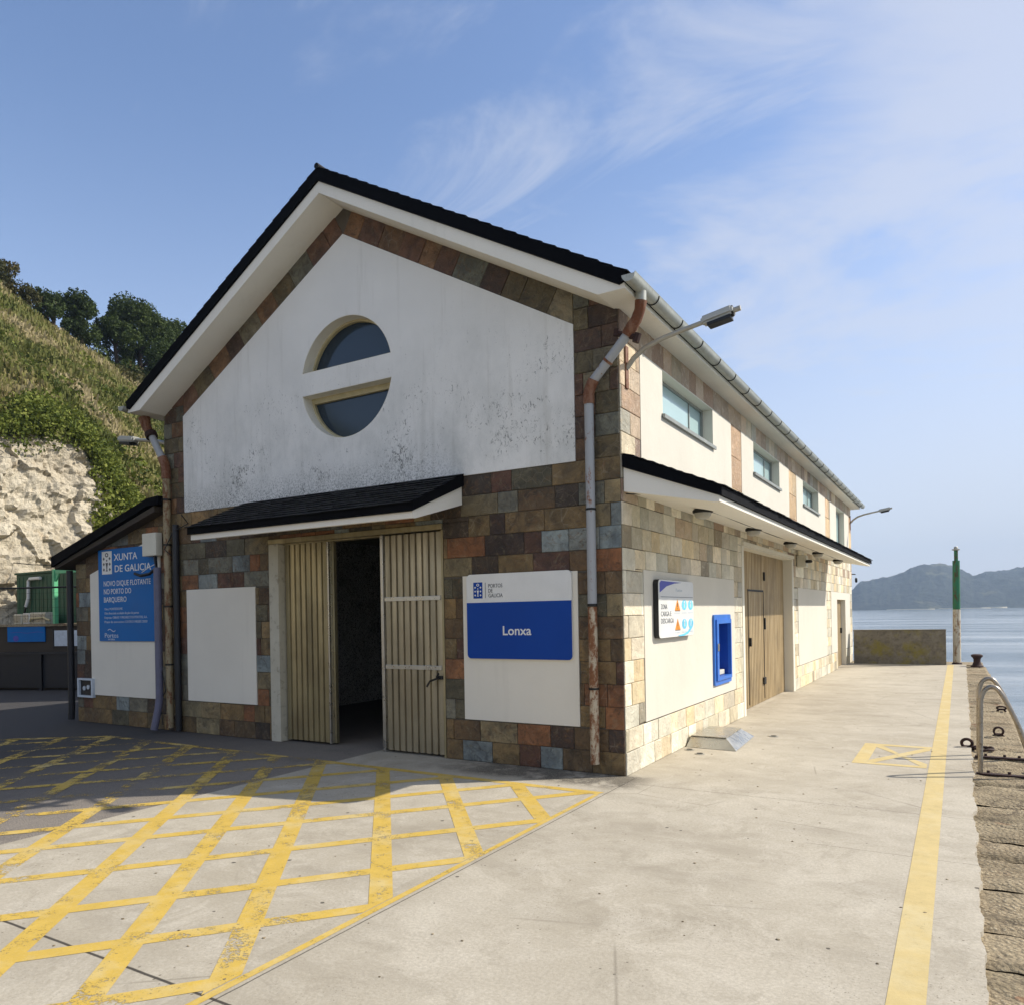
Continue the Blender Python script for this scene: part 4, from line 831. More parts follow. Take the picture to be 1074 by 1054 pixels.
# roof
def roof_side(s_):
    X = (lambda x: x) if s_ > 0 else (lambda x: -7.08 - x); fr = lambda u, v, d: (X(u), -0.43 + d, v)
    e = 0.001 * s_ * 0
    blk = [(AX + .0005, 6.836), (0.25, 4.690), (0.232, 4.60), (0.19, 4.585), (AX + .0005, 6.682)]; o = MB().prism(blk, fr, 0, 18.48).build('roof', M['slate_edge'], bld)
    wh = [(AX + .0005, 6.679), (0.19, 4.582), (0.236, 4.598), (0.242, 4.56), (0.24, 4.545), (-0.03, 4.545), (AX + .0005, 6.543)]
    MB().prism(wh, lambda u, v, d: (X(u), -0.405 + d, v), 0, 18.42).build('soffit', M['soffit'], o)
    # slates
    mb = MB(); rgs = random.Random(31 + s_); sl = math.hypot(0.25 - AX, 6.836 - 4.690); dx, dz = (0.25 - AX) / sl, (4.690 - 6.836) / sl; nz_ = (-dz, dx); rows = 26; rh = sl / rows
    for r_ in range(rows):
        for k in range(74):
            y0 = -0.435 + (k - (r_ % 2) * .5) * .25; y1 = min(y0 + .244, 18.04); y0 = max(y0, -.426)
            if y1 - y0 < .03: continue
            a, b = r_ * rh - .02, (r_ + 1) * rh + .02 + rgs.uniform(-.004, .006); t0, t1 = .004, .016 + rgs.uniform(0, .004)
            P_ = lambda s1, h: (AX + dx * s1 + nz_[0] * h, 6.836 + dz * s1 + nz_[1] * h); pts = [P_(max(a, 0.02), t0), P_(b, t1), P_(b, t1 - .009)]
            mb.grow([(X(q[0]), yy, q[1]) for yy in (y0, y1) for q in pts], [(0, 1, 4, 3), (1, 2, 5, 4), (0, 2, 1), (3, 4, 5), (0, 3, 5, 2)])
    mb.build('slates', M['slate'], o)
    # gutter
    gx, gz, gr = 0.302, 4.632, 0.064; g = MB(); n = 12
    prf = [(gx + (gr) * math.cos(math.pi + math.pi * k / n), gz + gr * math.sin(math.pi + math.pi * k / n)) for k in range(n + 1)] + [(gx + gr + .006, gz + .012)]
    prf2 = [(gx + (gr - .004) * math.cos(math.pi + math.pi * k / n), gz + (gr - .004) * math.sin(math.pi + math.pi * k / n)) for k in range(n + 1)][::-1]
    loop = prf + [(gx + gr - .004, gz + .012)] + prf2
    g.prism(loop, lambda u, v, d: (X(u), -0.47 + d, v), 0, 18.6); cap = [(gx - gr, gz)] + prf[1:n + 1]
    g.prism(cap, lambda u, v, d: (X(u), -0.474 + d, v), 0, 0.004); go = g.build('gutter', M['zinc'], bld, True)
    bm0 = MB(); bm0.tube([(X(gx + (gr + .004) * math.cos(math.pi + math.pi * k / 10)), 0.15, gz + (gr + .004) * math.sin(math.pi + math.pi * k / 10)) for k in range(11)], 0.0065, 5)
    b0 = bm0.build('gutter_bracket', M['bracket'], go)
    for k in range(1, 25):
        c = b0.copy(); C.objects.link(c); c.parent = go; c.location = (0, k * 0.72, 0)
    return o
roof_side(1); roof_side(-1)
MB().tube([(AX, -0.44, 6.845), (AX, 18.06, 6.845)], 0.035, 8).build('ridge_cap', M['slate'], bld, True)
# lean-to canopies
def slate_plane(mb, fr, u0, u1, s1, pitch_, rh, seed):
    rgs = random.Random(seed); rows = max(1, round(s1 / rh)); rh = s1 / rows; n = int((u1 - u0) / pitch_) + 2
    for r_ in range(rows):
        for k in range(n):
            a = u0 + (k - (r_ % 2) * .5) * pitch_; b = min(a + pitch_ - .005, u1); a = max(a, u0)
            if b - a < .02: continue
            c, d = r_ * rh - .01, (r_ + 1) * rh + .015 + rgs.uniform(-.006, .010); h = .013 + rgs.uniform(0, .007); cc = max(c, 0)
            vs = [fr(a, cc, .002), fr(a, d, h), fr(a, d, h - .009), fr(b, cc, .002), fr(b, d, h + rgs.uniform(-.002, .002)), fr(b, d, h - .009)]
            mb.grow(vs, [(0, 1, 4, 3), (1, 2, 5, 4), (0, 2, 1), (3, 4, 5), (0, 3, 5, 2)])
# front canopy: x -5.33..-1.83, projecting 0.9
def canopy(name, lab, u0, u1, P0, fr, pitch_, seed, back=0.02):
    """section in (outward, z). fr(out, u, z)"""
    o = MB().prism([(back, 3.135), (P0 + .03, 2.725), (P0 + .03, 2.64), (back, 3.005)], lambda a, b, d: fr(a, u0 + d, b), 0, u1 - u0).build(name, M['slate_edge'], bld, label=lab)
    MB().prism([(back, 3.002), (P0, 2.643), (P0, 2.59), (P0 - .05, 2.59), (back, 2.77)] if name == 'side_canopy' else [(back, 3.002), (P0, 2.640), (P0, 2.575), (P0 - .05, 2.575), (back, 2.80)], lambda a, b, d: fr(a, u0 + .03 + d, b), 0, u1 - u0 - .06).build('soffit', M['soffit'], o)
    s1 = math.hypot(P0 + .03 - back, .41); dx, dz = (P0 + .03 - back) / s1, -.41 / s1
    mb = MB(); slate_plane(mb, lambda u, s_, h: fr(back + dx * s_ - dz * h, u, 3.135 + dz * s_ + dx * h), u0 - .01, u1 + .01, s1 + .01, pitch_, .105, seed); mb.build('slates', M['slate'], o); return o
canopy('front_canopy', 'small slate canopy over the front door', -5.33, -1.83, 0.9, lambda a, u, z: (u, -a, z), .2, 5)
sc_ = canopy('side_canopy', 'long slate canopy running along the side wall', 0.0, 13.2, 0.95, lambda a, u, z: (a, u, z), .2, 6)
# cable under the side canopy and its five lamps
MB().tube([(.03, .06, 2.75), (.25, .35, 2.755), (.42, .7, 2.70), (.45, 1.1, 2.70)] + [(.5 + .01 * math.sin(k), 1.2 + k * .6, 2.672 + .004 * math.sin(k * 2)) for k in range(19)], .006, 5).build('cable', M['bracket'], bld)
lampn = ['first round bulkhead lamp under the side canopy, nearest the corner of the building', 'second bulkhead lamp under the side canopy, before the wide tan gate', 'third bulkhead lamp under the side canopy, above the wide tan gate', 'fourth bulkhead lamp under the side canopy, just past the wide tan gate', 'fifth and farthest bulkhead lamp under the side canopy']
def zsof(x): return 2.77 - (2.77 - 2.59) * (x - .02) / (.95 - .05 - .02)
src = None
for i, yy in enumerate((1.19, 3.5, 6.03, 8.76, 11.47)):
    zz = zsof(.45)
    if src is None:
        t = thing('bulkhead_lamp', lampn[0], 'lamp', (.45, yy, zz), 'bulkhead lamps under the side canopy'); src = t
        MB().lathe((.45, yy, zz - .035), [(.10, 0), (.108, .008), (.108, .03), (.09, .045)], 20).build('base', M['bracket'], t, True)
        MB().lathe((.45, yy, zz - .10), [(.03, 0), (.065, .012), (.085, .035), (.092, .064)], 20).build('diffuser', M['lampglass'], t, True)
    else:
        t = src.copy(); C.objects.link(t); t.location = (.45, yy, zz); t['label'] = lampn[i]
        for ch in list(src.children): c = ch.copy(); C.objects.link(c); c.parent = t
# downpipes
def dpipe(name, mat, pts, rad, joints, parent=bld, jmat='bracket', label=None):
    o = MB().tube(pts, rad, 14).build(name, M[mat], parent, True)
    if label: o['label'] = label
    for a, b in joints: MB().tube([a, b], rad * 1.12, 14).build('pipe_band', M[jmat], o, True)
    return o
PX = -0.285
o = dpipe('downpipe', 'pipe', [(PX, -.085, 1.66), (PX, -.085, 3.66)], .046, [((PX, -.085, 2.60), (PX, -.085, 2.62)), ((PX, -.085, 1.66), (PX, -.085, 1.685))], label='grey painted downpipe with rusty lower half at the facade corner')
MB().tube([(PX, -.085, .11), (PX, -.085, 1.655)], .046, 14).build('lower_pipe', M['pipe_rusty'], o, True); MB().tube([(PX, -.085, .84), (PX, -.085, .86)], .052, 14).build('pipe_band', M['bracket'], o, True)
MB().tube([(PX, -.085, 3.64), (PX, -.085, 3.74), (PX + .02, -.085, 3.80), (PX + .06, -.09, 3.87)], .056, 14).build('elbow', M['rust'], o, True)
MB().tube([(PX + .05, -.09, 3.855), (0.155, -.12, 4.235)], .046, 14).build('sloping_pipe', M['pipe'], o, True)
a, b = Vector((PX + .05, -.09, 3.855)), Vector((0.155, -.12, 4.235)); d = (b - a).normalized()
MB().tube([a + d * .22, a + d * .245], .052, 14).build('pipe_band', M['rust'], o, True)
MB().tube([(0.14, -.12, 4.22), (.19, -.13, 4.28), (.245, -.14, 4.34), (.285, -.15, 4.42), (.30, -.155, 4.50)], [.056, .058, .054, .052, .058], 14).build('elbow', M['rust'], o, True)
mb = MB(); mb.tube([b + Vector((-.10, .0, .02)), b + Vector((.10, 0, -.06))], .03, 8); mb.tube([b + Vector((.07, .0, -.10)), b + Vector((.10, 0, -.02))], .035, 8); mb.tube([b + Vector((-.12, .0, .0)), b + Vector((-.11, 0, .06))], .035, 8); mb.build('clamp', M['iron'], o, True)
MB().tube([(.30, -.155, 4.49), (.302, -.155, 4.585)], .05, 14).build('outlet', M['zinc'], o, True)
LX = -6.93
o = dpipe('downpipe', 'pipe_tan', [(LX, -.09, .06), (LX, -.09, 3.62)], .052, [((LX, -.09, z), (LX, -.09, z + .025)) for z in (.95, 1.78, 2.66, 3.3)], label='tan streaked downpipe between the annex and the facade')
MB().tube([(LX, -.09, 3.61), (LX, -.09, 3.72), (LX - .02, -.09, 3.82), (LX - .07, -.1, 3.92)], .066, 12).build('elbow', M['rust'], o, True)
MB().tube([(LX - .06, -.1, 3.90), (-7.19, -.13, 4.25)], .05, 12).build('sloping_pipe', M['pipe'], o, True)
MB().tube([(-7.18, -.13, 4.235), (-7.22, -.13, 4.30)], .085, 12).build('clamp', M['iron'], o, True)
MB().tube([(-7.22, -.13, 4.29), (-7.29, -.14, 4.39), (-7.33, -.15, 4.53)], [.06, .065, .085], 12).build('elbow', M['rust'], o, True)
dpipe('drain_pipe', 'pvc', [(-7.06, -.26, .04), (-7.04, -.20, .35), (-7.04, -.18, .5), (-7.04, -.18, 2.35)], .052, [], label='grey violet plastic pipe beside the tan downpipe')
dpipe('drain_pipe', 'darkpipe', [(-6.77, -.07, .02), (-6.77, -.07, 2.95)], .045, [], label='dark pipe right of the tan downpipe')
MB().tube([(-6.83, -.07, 2.5), (-6.9, -.16, 2.6), (-6.78, -.1, 2.85), (-6.5, -.06, 2.95), (-6.45, -.2, 3.05)], .008, 6).build('cable', M['black'], bld)
MB().tube([(-7.0, -.17, .9), (-6.92, -.16, .6), (-7.05, -.16, .45), (-7.02, -.15, .1)], .007, 6).build('cable', M['black'], bld)

# ------------------------------------------------------------------ annex
ann = thing('stone_annex', 'low stone annex with a black lean-to roof at the left of the gable', 'building', (-8.25, 2.7, 0))
an = [(-9.41, 0), (-7.084, 0), (-7.084, 3.16), (-9.41, 2.55)]
MB().prism(an, FR(), -5.3, 0).build('wall', M['core'], ann)
mb = MB(); tile_rows(mb, -9.41, -7.084, 0, 3.2, .2235, (.24, .46), FR(), [(h, w) for h, w in PAL_F if h not in ('5a3a2c',)], 41, convex=[(-9.41, 0), (-7.084, 0), (-7.084, 3.16), (-9.41, 2.55)])
mb.build('stone_cladding', M['stone'], ann)
MB().prism([(-8.98, .445), (-7.2, .445), (-7.2, 2.85), (-8.98, 2.335)], FR(), .0125, .03).build('wall_panel', M['panel'], ann)
MB().prism([(-9.74, 2.48), (-9.74, 2.64), (-7.2, 3.345), (-6.95, 3.36), (-6.95, 3.24), (-7.2, 3.24)], FR(), -5.4, .22).build('roof', M['slate_edge'], ann)
MB().prism([(-9.7, 2.44), (-9.7, 2.50), (-7.09, 3.235), (-7.09, 3.15)], FR(), -5.35, .18).build('soffit', M['brownwall'], ann)
MB().tube([(-9.52, -.06, .03), (-9.50, -.06, .25), (-9.50, -.06, 2.02), (-9.50, -.06, 2.42)], .05, 12).build('downpipe', M['darkpipe'], ann, True)
t = thing('socket_box', 'small square utility box with a grey frame low on the annex corner', 'utility box', (-9.1, -.03, .4), None)
MB().prism(rect(-9.32, -8.90, .40, .70), FR(), .02, .07, [rect(-9.28, -8.94, .43, .67)]).build('frame', M['grey'], t); MB().prism(rect(-9.279, -8.941, .431, .669), FR(), .02, .035).build('cover', M['navy'], t)
mb = MB(); disc(mb, -9.17, .54, .035, FR(), .036, .05); disc(mb, -9.06, .56, .035, FR(), .036, .05); mb.build('socket', M['grey'], t)
t = thing('junction_box', 'white junction box at the top right corner of the tall blue notice', 'junction box', (-7.3, -.1, 2.5)); MB().box(-7.42, -7.1, -.16, -.05, 2.53, 2.86, .01).build('housing', M['offwhite'], t)
MB().tube([(-7.2, -.11, 2.53), (-7.16, -.12, 2.42), (-7.12, -.14, 2.35), (-7.25, -.16, 2.27), (-7.45, -.17, 2.25), (-7.62, -.15, 2.29)], .022, 8).build('cable', M['black'], t, True)
MB().tube([(-7.14, -.12, 2.42), (-7.3, -.15, 2.36), (-7.45, -.15, 2.30)], .006, 5).build('wire', M['white'], t)

# ------------------------------------------------------------------ signs
def emblem(mb, u0, u1, v0, v1, fr, d):     # cup with small crosses
    w, h = u1 - u0, v1 - v0; cx_ = (u0 + u1) / 2
    mb.prism([(cx_ - w * .13, v0 + h * .50), (cx_ + w * .13, v0 + h * .50), (cx_ + w * .06, v0 + h * .34), (cx_ + w * .03, v0 + h * .2), (cx_ + w * .12, v0 + h * .13), (cx_ - w * .12, v0 + h * .13), (cx_ - w * .03, v0 + h * .2), (cx_ - w * .06, v0 + h * .34)], fr, d, d + .0015)
    mb.prism([(cx_ + w * .16 * math.cos(k * math.pi / 8), v0 + h * .84 + w * .13 * math.sin(k * math.pi / 8)) for k in range(16)], fr, d, d + .0015, [[(cx_ + w * .09 * math.cos(k * math.pi / 8), v0 + h * .84 + w * .07 * math.sin(k * math.pi / 8)) for k in range(16)]])
    disc(mb, cx_, v0 + h * .6, w * .06, fr, d, d + .0015, 10)
    for sx in (-1, 1):
        for q in (.68, .44, .2): mb.prism(rect(cx_ + sx * w * .3 - w * .035, cx_ + sx * w * .3 + w * .035, v0 + h * q - w * .09, v0 + h * q + w * .09), fr, d, d + .0015); mb.prism(rect(cx_ + sx * w * .3 - w * .09, cx_ + sx * w * .3 + w * .09, v0 + h * q - w * .035, v0 + h * q + w * .035), fr, d + .0002, d + .0017)
def rrect(a, b, c, d, r_, corners=(1, 1, 1, 1), n=6):
    out = []
    for i, (x, y, s) in enumerate(((b - r_, d - r_, 0), (a + r_, d - r_, 90), (a + r_, c + r_, 180), (b - r_, c + r_, 270))):
        if corners[i]: out += [(x + r_ * math.cos(R(s + 90 * k / n)), y + r_ * math.sin(R(s + 90 * k / n))) for k in range(n + 1)]
        else: out.append(((b, d), (a, d), (a, c), (b, c))[i])
    return out
F_ = FR()
t = thing('building_sign', 'white and blue Lonxa sign on the wall panel right of the front door', 'sign', (-1.165, -.04, 1.1))
MB().prism(rrect(-1.803, -.53, 1.122, 2.032, .05), F_, .02, .044).build('board', M['white'], t)
MB().prism(rrect(-1.801, -.532, 1.124, 1.726, .045, (0, 0, 1, 1)), F_, .0445, .0475).build('blue_field', M['blue'], t)
mb = MB(); lettering(mb, 'Lonxa', -1.345, 1.378, .137, F_, .0478, .345, .0018); lb = mb.build('lettering', M['white'], t)
mb = MB(); lettering(mb, 'PORTOS', -1.52, 1.884, .058, F_, .0448, .175); lettering(mb, 'DE', -1.52, 1.832, .058, F_, .0448, .052); lettering(mb, 'GALICIA', -1.52, 1.780, .058, F_, .0448, .178); mb.prism(rect(-1.561, -1.556, 1.774, 1.94), F_, .0445, .0462); mb.build('lettering', M['ink'], t)
MB().prism(rect(-1.712, -1.596, 1.772, 1.945), F_, .0445, .0462).build('emblem', M['blue'], t); mb = MB(); emblem(mb, -1.712, -1.596, 1.772, 1.945, F_, .0465); mb.build('emblem_figure', M['white'], t)
t = thing('project_notice', 'tall blue XUNTA DE GALICIA notice on the annex wall', 'sign', (-8.0, -.05, 1.29))
MB().prism(rect(-8.715, -7.265, 1.29, 2.70), F_, .031, .05).build('board', M['blue2'], t)
MB().prism(rect(-8.613, -8.355, 2.32, 2.672), F_, .0505, .052).build('emblem', M['white'], t); mb = MB(); emblem(mb, -8.613, -8.355, 2.32, 2.672, F_, .0523); mb.build('emblem_figure', M['ink'], t)
mb = MB(); D_ = .0505
lettering(mb, 'XUNTA', -8.30, 2.52, .148, F_, D_, .59, .001); lettering(mb, 'DE GALICIA', -8.28, 2.345, .148, F_, D_, .90, .001)
lettering(mb, 'NOVO DIQUE FLOTANTE', -8.575, 2.135, .115, F_, D_, 1.18); lettering(mb, 'NO PORTO DO', -8.575, 2.013, .115, F_, D_, .70); lettering(mb, 'BARQUEIRO', -8.575, 1.888, .115, F_, D_, .58)
mb.build('lettering', M['white'], t); mb = MB()
lettering(mb, 'Obra: PONTEDEUME', -8.57, 1.768, .05, F_, D_, .47); lettering(mb, 'Obra financiada ao abeiro do plan de portos', -8.57, 1.703, .05, F_, D_, .88); lettering(mb, 'Empresa: OBRAS Y PROXECTOS PORTOS, S.A.', -8.57, 1.636, .05, F_, D_, 1.08); lettering(mb, 'Prazo de execucion: CATRO MESES 2020', -8.57, 1.570, .05, F_, D_, 1.08)
lettering(mb, 'Portos', -8.57, 1.345, .1, F_, D_, .35); lettering(mb, 'de Galicia', -8.48, 1.305, .045, F_, D_, .17)
mb.prism([(-8.49 + .02 * k, 1.462 + .018 * math.sin(k * .62)) for k in range(11)] + [(-8.49 + .02 * k, 1.450 + .018 * math.sin(k * .62)) for k in range(10, -1, -1)], F_, D_, D_ + .0015); mb.build('small_print', M['grey'], t)
S_ = SD()
t = thing('loading_sign', 'white loading zone sign with warning triangles on the sunny side wall', 'sign', (.06, 1.4, 1.3))
MB().prism(rrect(.79, 2.0, 1.31, 1.94, .05), S_, .019, .075).build('board', M['black'], t); MB().prism(rrect(.795, 1.998, 1.312, 1.938, .05), S_, .0755, .079).build('face', M['white'], t)
MB().prism([(.83, 1.80), (.83, 1.90), (.87, 1.925), (1.55, 1.92), (1.30, 1.905), (1.05, 1.87)], S_, .0793, .081).build('swoosh', M['purple'], t)
mb = MB(); mb.prism(rect(.86, 1.97, 1.752, 1.757), S_, .0793, .081); lettering(mb, 'ZONA', .86, 1.622, .075, S_, .0793, .2); lettering(mb, 'CARGA E', .86, 1.545, .075, S_, .0793, .33); lettering(mb, 'DESCARGA', .86, 1.468, .075, S_, .0793, .41); mb.build('lettering', M['ink'], t)
mb = MB(); lettering(mb, 'Portos', 1.36, 1.815, .055, S_, .0793, .22); 
for v in (1.572, 1.354):
    for u in (1.3, 1.56, 1.79): mb.prism(rect(u, u + .18, v, v + .008), S_, .0793, .081)
mb.build('small_print', M['grey'], t); mb = MB(); mb2 = MB()
for v in (1.605, 1.388): mb.prism([(1.31, v), (1.50, v), (1.405, v + .125)], S_, .0793, .081); mb2.prism(rect(1.397, 1.413, v + .035, v + .085), S_, .0812, .0825); mb2.prism(rect(1.397, 1.413, v + .014, v + .026), S_, .0812, .0825); mb2.prism(rect(1.32, 1.49, v - .008, v - .001), S_, .0793, .081)
mb.build('warning_triangle', M['orange'], t); mb2.build('symbol', M['ink'], t); mb = MB(); mb2 = MB()
for u in (1.645, 1.88):
    for v in (1.667, 1.45): disc(mb, u, v, .088, S_, .0793, .081, 20, .058); mb2.prism(rect(u - .012, u + .012, v - .03, v + .02), S_, .0812, .0825); disc(mb2, u, v + .032, .018, S_, .0812, .0825, 10)
mb.prism([(1.42, 1.325), (1.60, 1.335), (1.75, 1.36), (1.90, 1.42), (1.96, 1.48), (1.96, 1.45), (1.9, 1.39), (1.77, 1.335), (1.62, 1.315), (1.45, 1.313)], S_, .0826, .084)
mb.build('instruction_symbol', M['cyan'], t); mb2.build('symbol', M['white'], t)
# blue hatch
t = thing('wall_hatch', 'bright blue open service hatch set in the sunny side wall', 'hatch', (0.02, 3.4, .6))
MB().prism(rrect(2.985, 3.805, .605, 1.54, .03), S_, .0185, .045, [rect(3.13, 3.73, .71, 1.42)]).build('frame', M['hatchblue'], t)
MB().prism(rect(3.045, 3.765, .665, 1.475), S_, .0455, .065, [rect(3.13, 3.73, .71, 1.42)]).build('inner_frame', M['hatchblue'], t)
mb = MB(); mb.prism(rect(3.121, 3.739, .701, 1.429), S_, -.22, .018, [rect(3.13, 3.73, .71, 1.42)]); mb.prism(rect(3.131, 3.729, .711, 1.419), S_, -.22, -.21); mb.build('recess', M['hatchdark'], t)
MB().box(-.12, -.02, 3.4, 3.7, .715, .78, .01).build('tap_box', M['offwhite'], t); MB().box(.066, .08, 3.06, 3.10, 1.06, 1.16, .004).build('latch', M['steel'], t)
# entrance camera/box right of the gate
t = thing('wall_speaker', 'cream box shaped horn speaker under the canopy beside the tan gate', 'speaker', (.1, 9.1, 2.4)); MB().box(.02, .2, 8.95, 9.2, 2.42, 2.66, .02).build('housing', M['offwhite'], t); MB().lathe((.25, 8.95, 2.5), [(.05, 0), (.07, .02), (.05, .06)], 12).build('horn', M['bracket'], t)
for z, lb in ((2.4, 'small dark lantern on the far end corner of the building'), ):
    t = thing('wall_lantern', lb, 'lamp', (.1, 17.85, z)); MB().tube([(-.02, 17.75, z + .2), (.10, 17.85, z + .2)], .015, 6).build('arm', M['bracket'], t); MB().lathe((.12, 17.86, z - .05), [(.02, 0), (.035, .03), (.035, .12), (.01, .15)], 10).build('lantern', M['black'], t, True)
# street lamps on the walls
def wall_lamp(pos, rotz, label):
    x, y, z = pos; t = thing('street_lamp', label, 'lamp', pos, 'wall mounted street lamps'); t.rotation_euler = (0, 0, rotz)
    old = t.location.copy(); t.location = (0, 0, 0); L = lambda pts: pts
    MB().box(.012, .03, -.035, .035, -.22, .20, .004).build('bracket', M['rust'], t)
    mb = MB(); mb.tube([(.02, 0, -.02), (.10, 0, .07), (.22, 0, .15), (.40, 0, .205), (.62, 0, .245), (.80, 0, .275)], [.026, .026, .025, .024, .023, .023], 10); mb.build('arm', M['galv'], t, True)
    hd = bmesh.new(); bmesh.ops.create_cube(hd, size=1)
    for v in hd.verts: v.co = Vector((v.co.x * .30 * 1.0, v.co.y * (.15 if v.co.x > 0 else .12), v.co.z * .075))
    bmesh.ops.bevel(hd, geom=hd.edges[:], offset=.018, segments=2, affect='EDGES'); rot = Matrix.Rotation(R(-9), 4, 'Y')
    for v in hd.verts: v.co = rot @ v.co + Vector((.93, 0, .30))
    MB().bm(hd).build('housing', M['lampbody'], t)
    mb = MB(); vs0 = []
    for a, b, c, d in ((.84, 1.06, -.06, .06),): mb.box(a, b, c, d, .225, .258, .006)
    mb.v = [tuple(rot @ (Vector(v) - Vector((.93, 0, .25))) + Vector((.93, 0, .25))) for v in mb.v]; mb.build('lens', M['black'], t)
    MB().tube([(1.06, 0, .32), (1.14, 0, .333)], .026, 8).build('end_cap', M['galv'], t, True); MB().tube([(1.05, 0, .318), (1.075, 0, .322)], .05, 10).build('collar', M['bracket'], t, True)
    t.location = old; return t
wall_lamp((0.0, .155, 4.02), 0, 'grey wall street lamp leaning out over the quay from the near corner of the building')
wall_lamp((0.0, 17.55, 4.12), 0, 'small grey wall street lamp at the far end of the building')
wl3 = wall_lamp((-7.08, .2, 4.06), math.pi, 'pale wall street lamp on the left eaves corner above the annex'); wl3.scale = (1.25, 1.25, 1.15)

# ================================================================== GROUND MARKINGS
# hatched box: skewed coordinates p = y + k x (A lines), q = y - k x (B lines)
K = 1.18; GR = math.hypot(1, K)
def inv(p, q): return ((p - q) / (2 * K), (p + q) / 2)
A_l = [-1.70, -2.67, -3.61, -4.66, -5.50, -6.33, -7.35, -8.35, -9.35, -10.35, -11.3, -12.3]; B_l = [-3.75, -2.83, -1.78, -.71, .13, 1.0, 1.96, 2.9, 3.85, 4.8, 5.75, 6.7, 7.65, 8.6]
reg = [(-9.2, -6.6), (0.033, -6.6), (0.033, -.803), (-7.3, -.803), (-9.2, -2.0)]
region_c = reg[::-1]
def cc(p): return p if area(p) > 0 else p[::-1]
regc = cc(reg); mb = MB()
def addp(q, z=0.002):
    q = clip_convex(cc(q), regc)
    if len(q) >= 3 and abs(area(q)) > 1e-4: mb.face([(a, b, z) for a, b in q])
ha, hb = 0.068 * GR, 0.054 * GR
P0_, Q0_, P1_, Q1_ = -20, -12, 12, 16
for p in A_l: addp([inv(p - ha, Q0_), inv(p + ha, Q0_), inv(p + ha, Q1_), inv(p - ha, Q1_)])
cuts = sorted(A_l); edges_ = [-20] + [v for p in cuts for v in (p - ha, p + ha)] + [8]
for q in B_l + [-4.7, -5.7]:
    for i in range(0, len(edges_), 2): addp([inv(edges_[i], q - hb), inv(edges_[i + 1], q - hb), inv(edges_[i + 1], q + hb), inv(edges_[i], q + hb)])
# outline
mb.face([(-7.35, -.80, .002), (.06, -.80, .002), (.08, -.705, .002), (-7.4, -.705, .002)]); mb.face([(.045, -6.6, .002), (.092, -6.6, .002), (.078, -.802, .002), (.035, -.802, .002)])
mb.face([(-9.25, -2.05, .002), (-9.15, -2.1, .002), (-7.3, -.803, .002), (-7.42, -.72, .002)])
o = mb.build('hatched_box_marking', M['yellow'], kind='structure')
# long quay line
mb = MB(); y = -7.0
while y < 16.9:
    y2 = min(16.9, y + 1.0); f = lambda yy: (2.548 + (-.075) * (yy + 3.5) / 19.2, 2.69 + (-.07) * (yy + 3.5) / 19.2); (a, b), (c, d) = f(y), f(y2); mb.face([(a, y, .002), (b, y, .002), (d, y2, .002), (c, y2, .002)]); y = y2
mb.build('quay_line_marking', M['yellow2'], kind='structure')
mb = MB(); x0, x1, y0, y1 = 1.83, 2.51, 1.62, 2.92; z = .002; w_ = .11
mb.face([(x0, y0, z), (x0 + w_ + .03, y0, z), (x0 + w_ + .03, y1, z), (x0, y1, z)]); mb.face([(x0 + w_ + .031, y1 - .12, z), (x1 + .01, y1 - .12, z), (x1 + .01, y1, z), (x0 + w_ + .031, y1, z)]); mb.face([(x0 + w_ + .031, y0, z), (x1, y0, z), (x1, y0 + .1, z), (x0 + w_ + .031, y0 + .1, z)])
xa, xb, ya, yb = x0 + w_ + .032, x1, y0 + .101, y1 - .121; mb.face([(xa, ya, z), (xa + .06, ya, z), (xb, yb - .12, z), (xb, yb, z), (xb - .06, yb, z), (xa, ya + .12, z)])
xm, ym = (xa + xb) / 2, (ya + yb) / 2; z2 = .005
mb.face([(xa, yb, z), (xa, yb - .12, z), (xm - .05, ym + .04, z), (xm - .02, ym + .10, z), (xa + .06, yb, z)]); mb.face([(xb, ya, z), (xb, ya + .12, z), (xm + .05, ym - .04, z), (xm + .02, ym - .10, z), (xb - .06, ya, z)])
mb.build('crossed_box_marking', M['yellow2'], kind='structure')

# ================================================================== QUAY FURNITURE
# steel floor cover: truncated pyramid
t = thing('floor_cover', 'low stainless steel cover with sloping sides on the ground by the side wall', 'cover', (.3, 2.25, 0)); mb = MB()
lo = [(.03, 1.78), (.62, 1.74), (.56, 2.86), (.03, 2.84)]; hi = [(.05, 1.93), (.46, 1.92), (.43, 2.70), (.05, 2.68)]
mb.grow([(a, b, .004) for a, b in lo] + [(a, b, .115) for a, b in hi], [(0, 1, 5, 4), (1, 2, 6, 5), (2, 3, 7, 6), (3, 0, 4, 7), (0, 3, 2, 1)]); mb.build('skirt', M['steel'], t)
mb = MB(); mb.prism([(.045, 1.915), (.47, 1.905), (.44, 2.715), (.045, 2.695)], lambda u, v, d: (u, v, d), .116, .124); mb.build('lid', M['steel'], t)
for (x, y), lb in (((.30, 1.42), 'tiny drain plate on the ground in front of the steel floor cover'), ((.03 + .75, 2.95), 'tiny drain plate on the ground behind the steel floor cover'), ((.12, 1.62), 'tiny drain plate beside the wall at the left end of the steel cover')):
    t = thing('drain_plate', lb, 'drain', (x, y, 0), 'small drain plates around the steel cover'); MB().lathe((x, y, .001), [(.055, 0), (.055, .005), (.05, .007)], 16).build('ring', M['galv'], t); MB().lathe((x, y, .0085), [(.035, 0), (.035, .003)], 12).build('grate', M['bracket'], t)
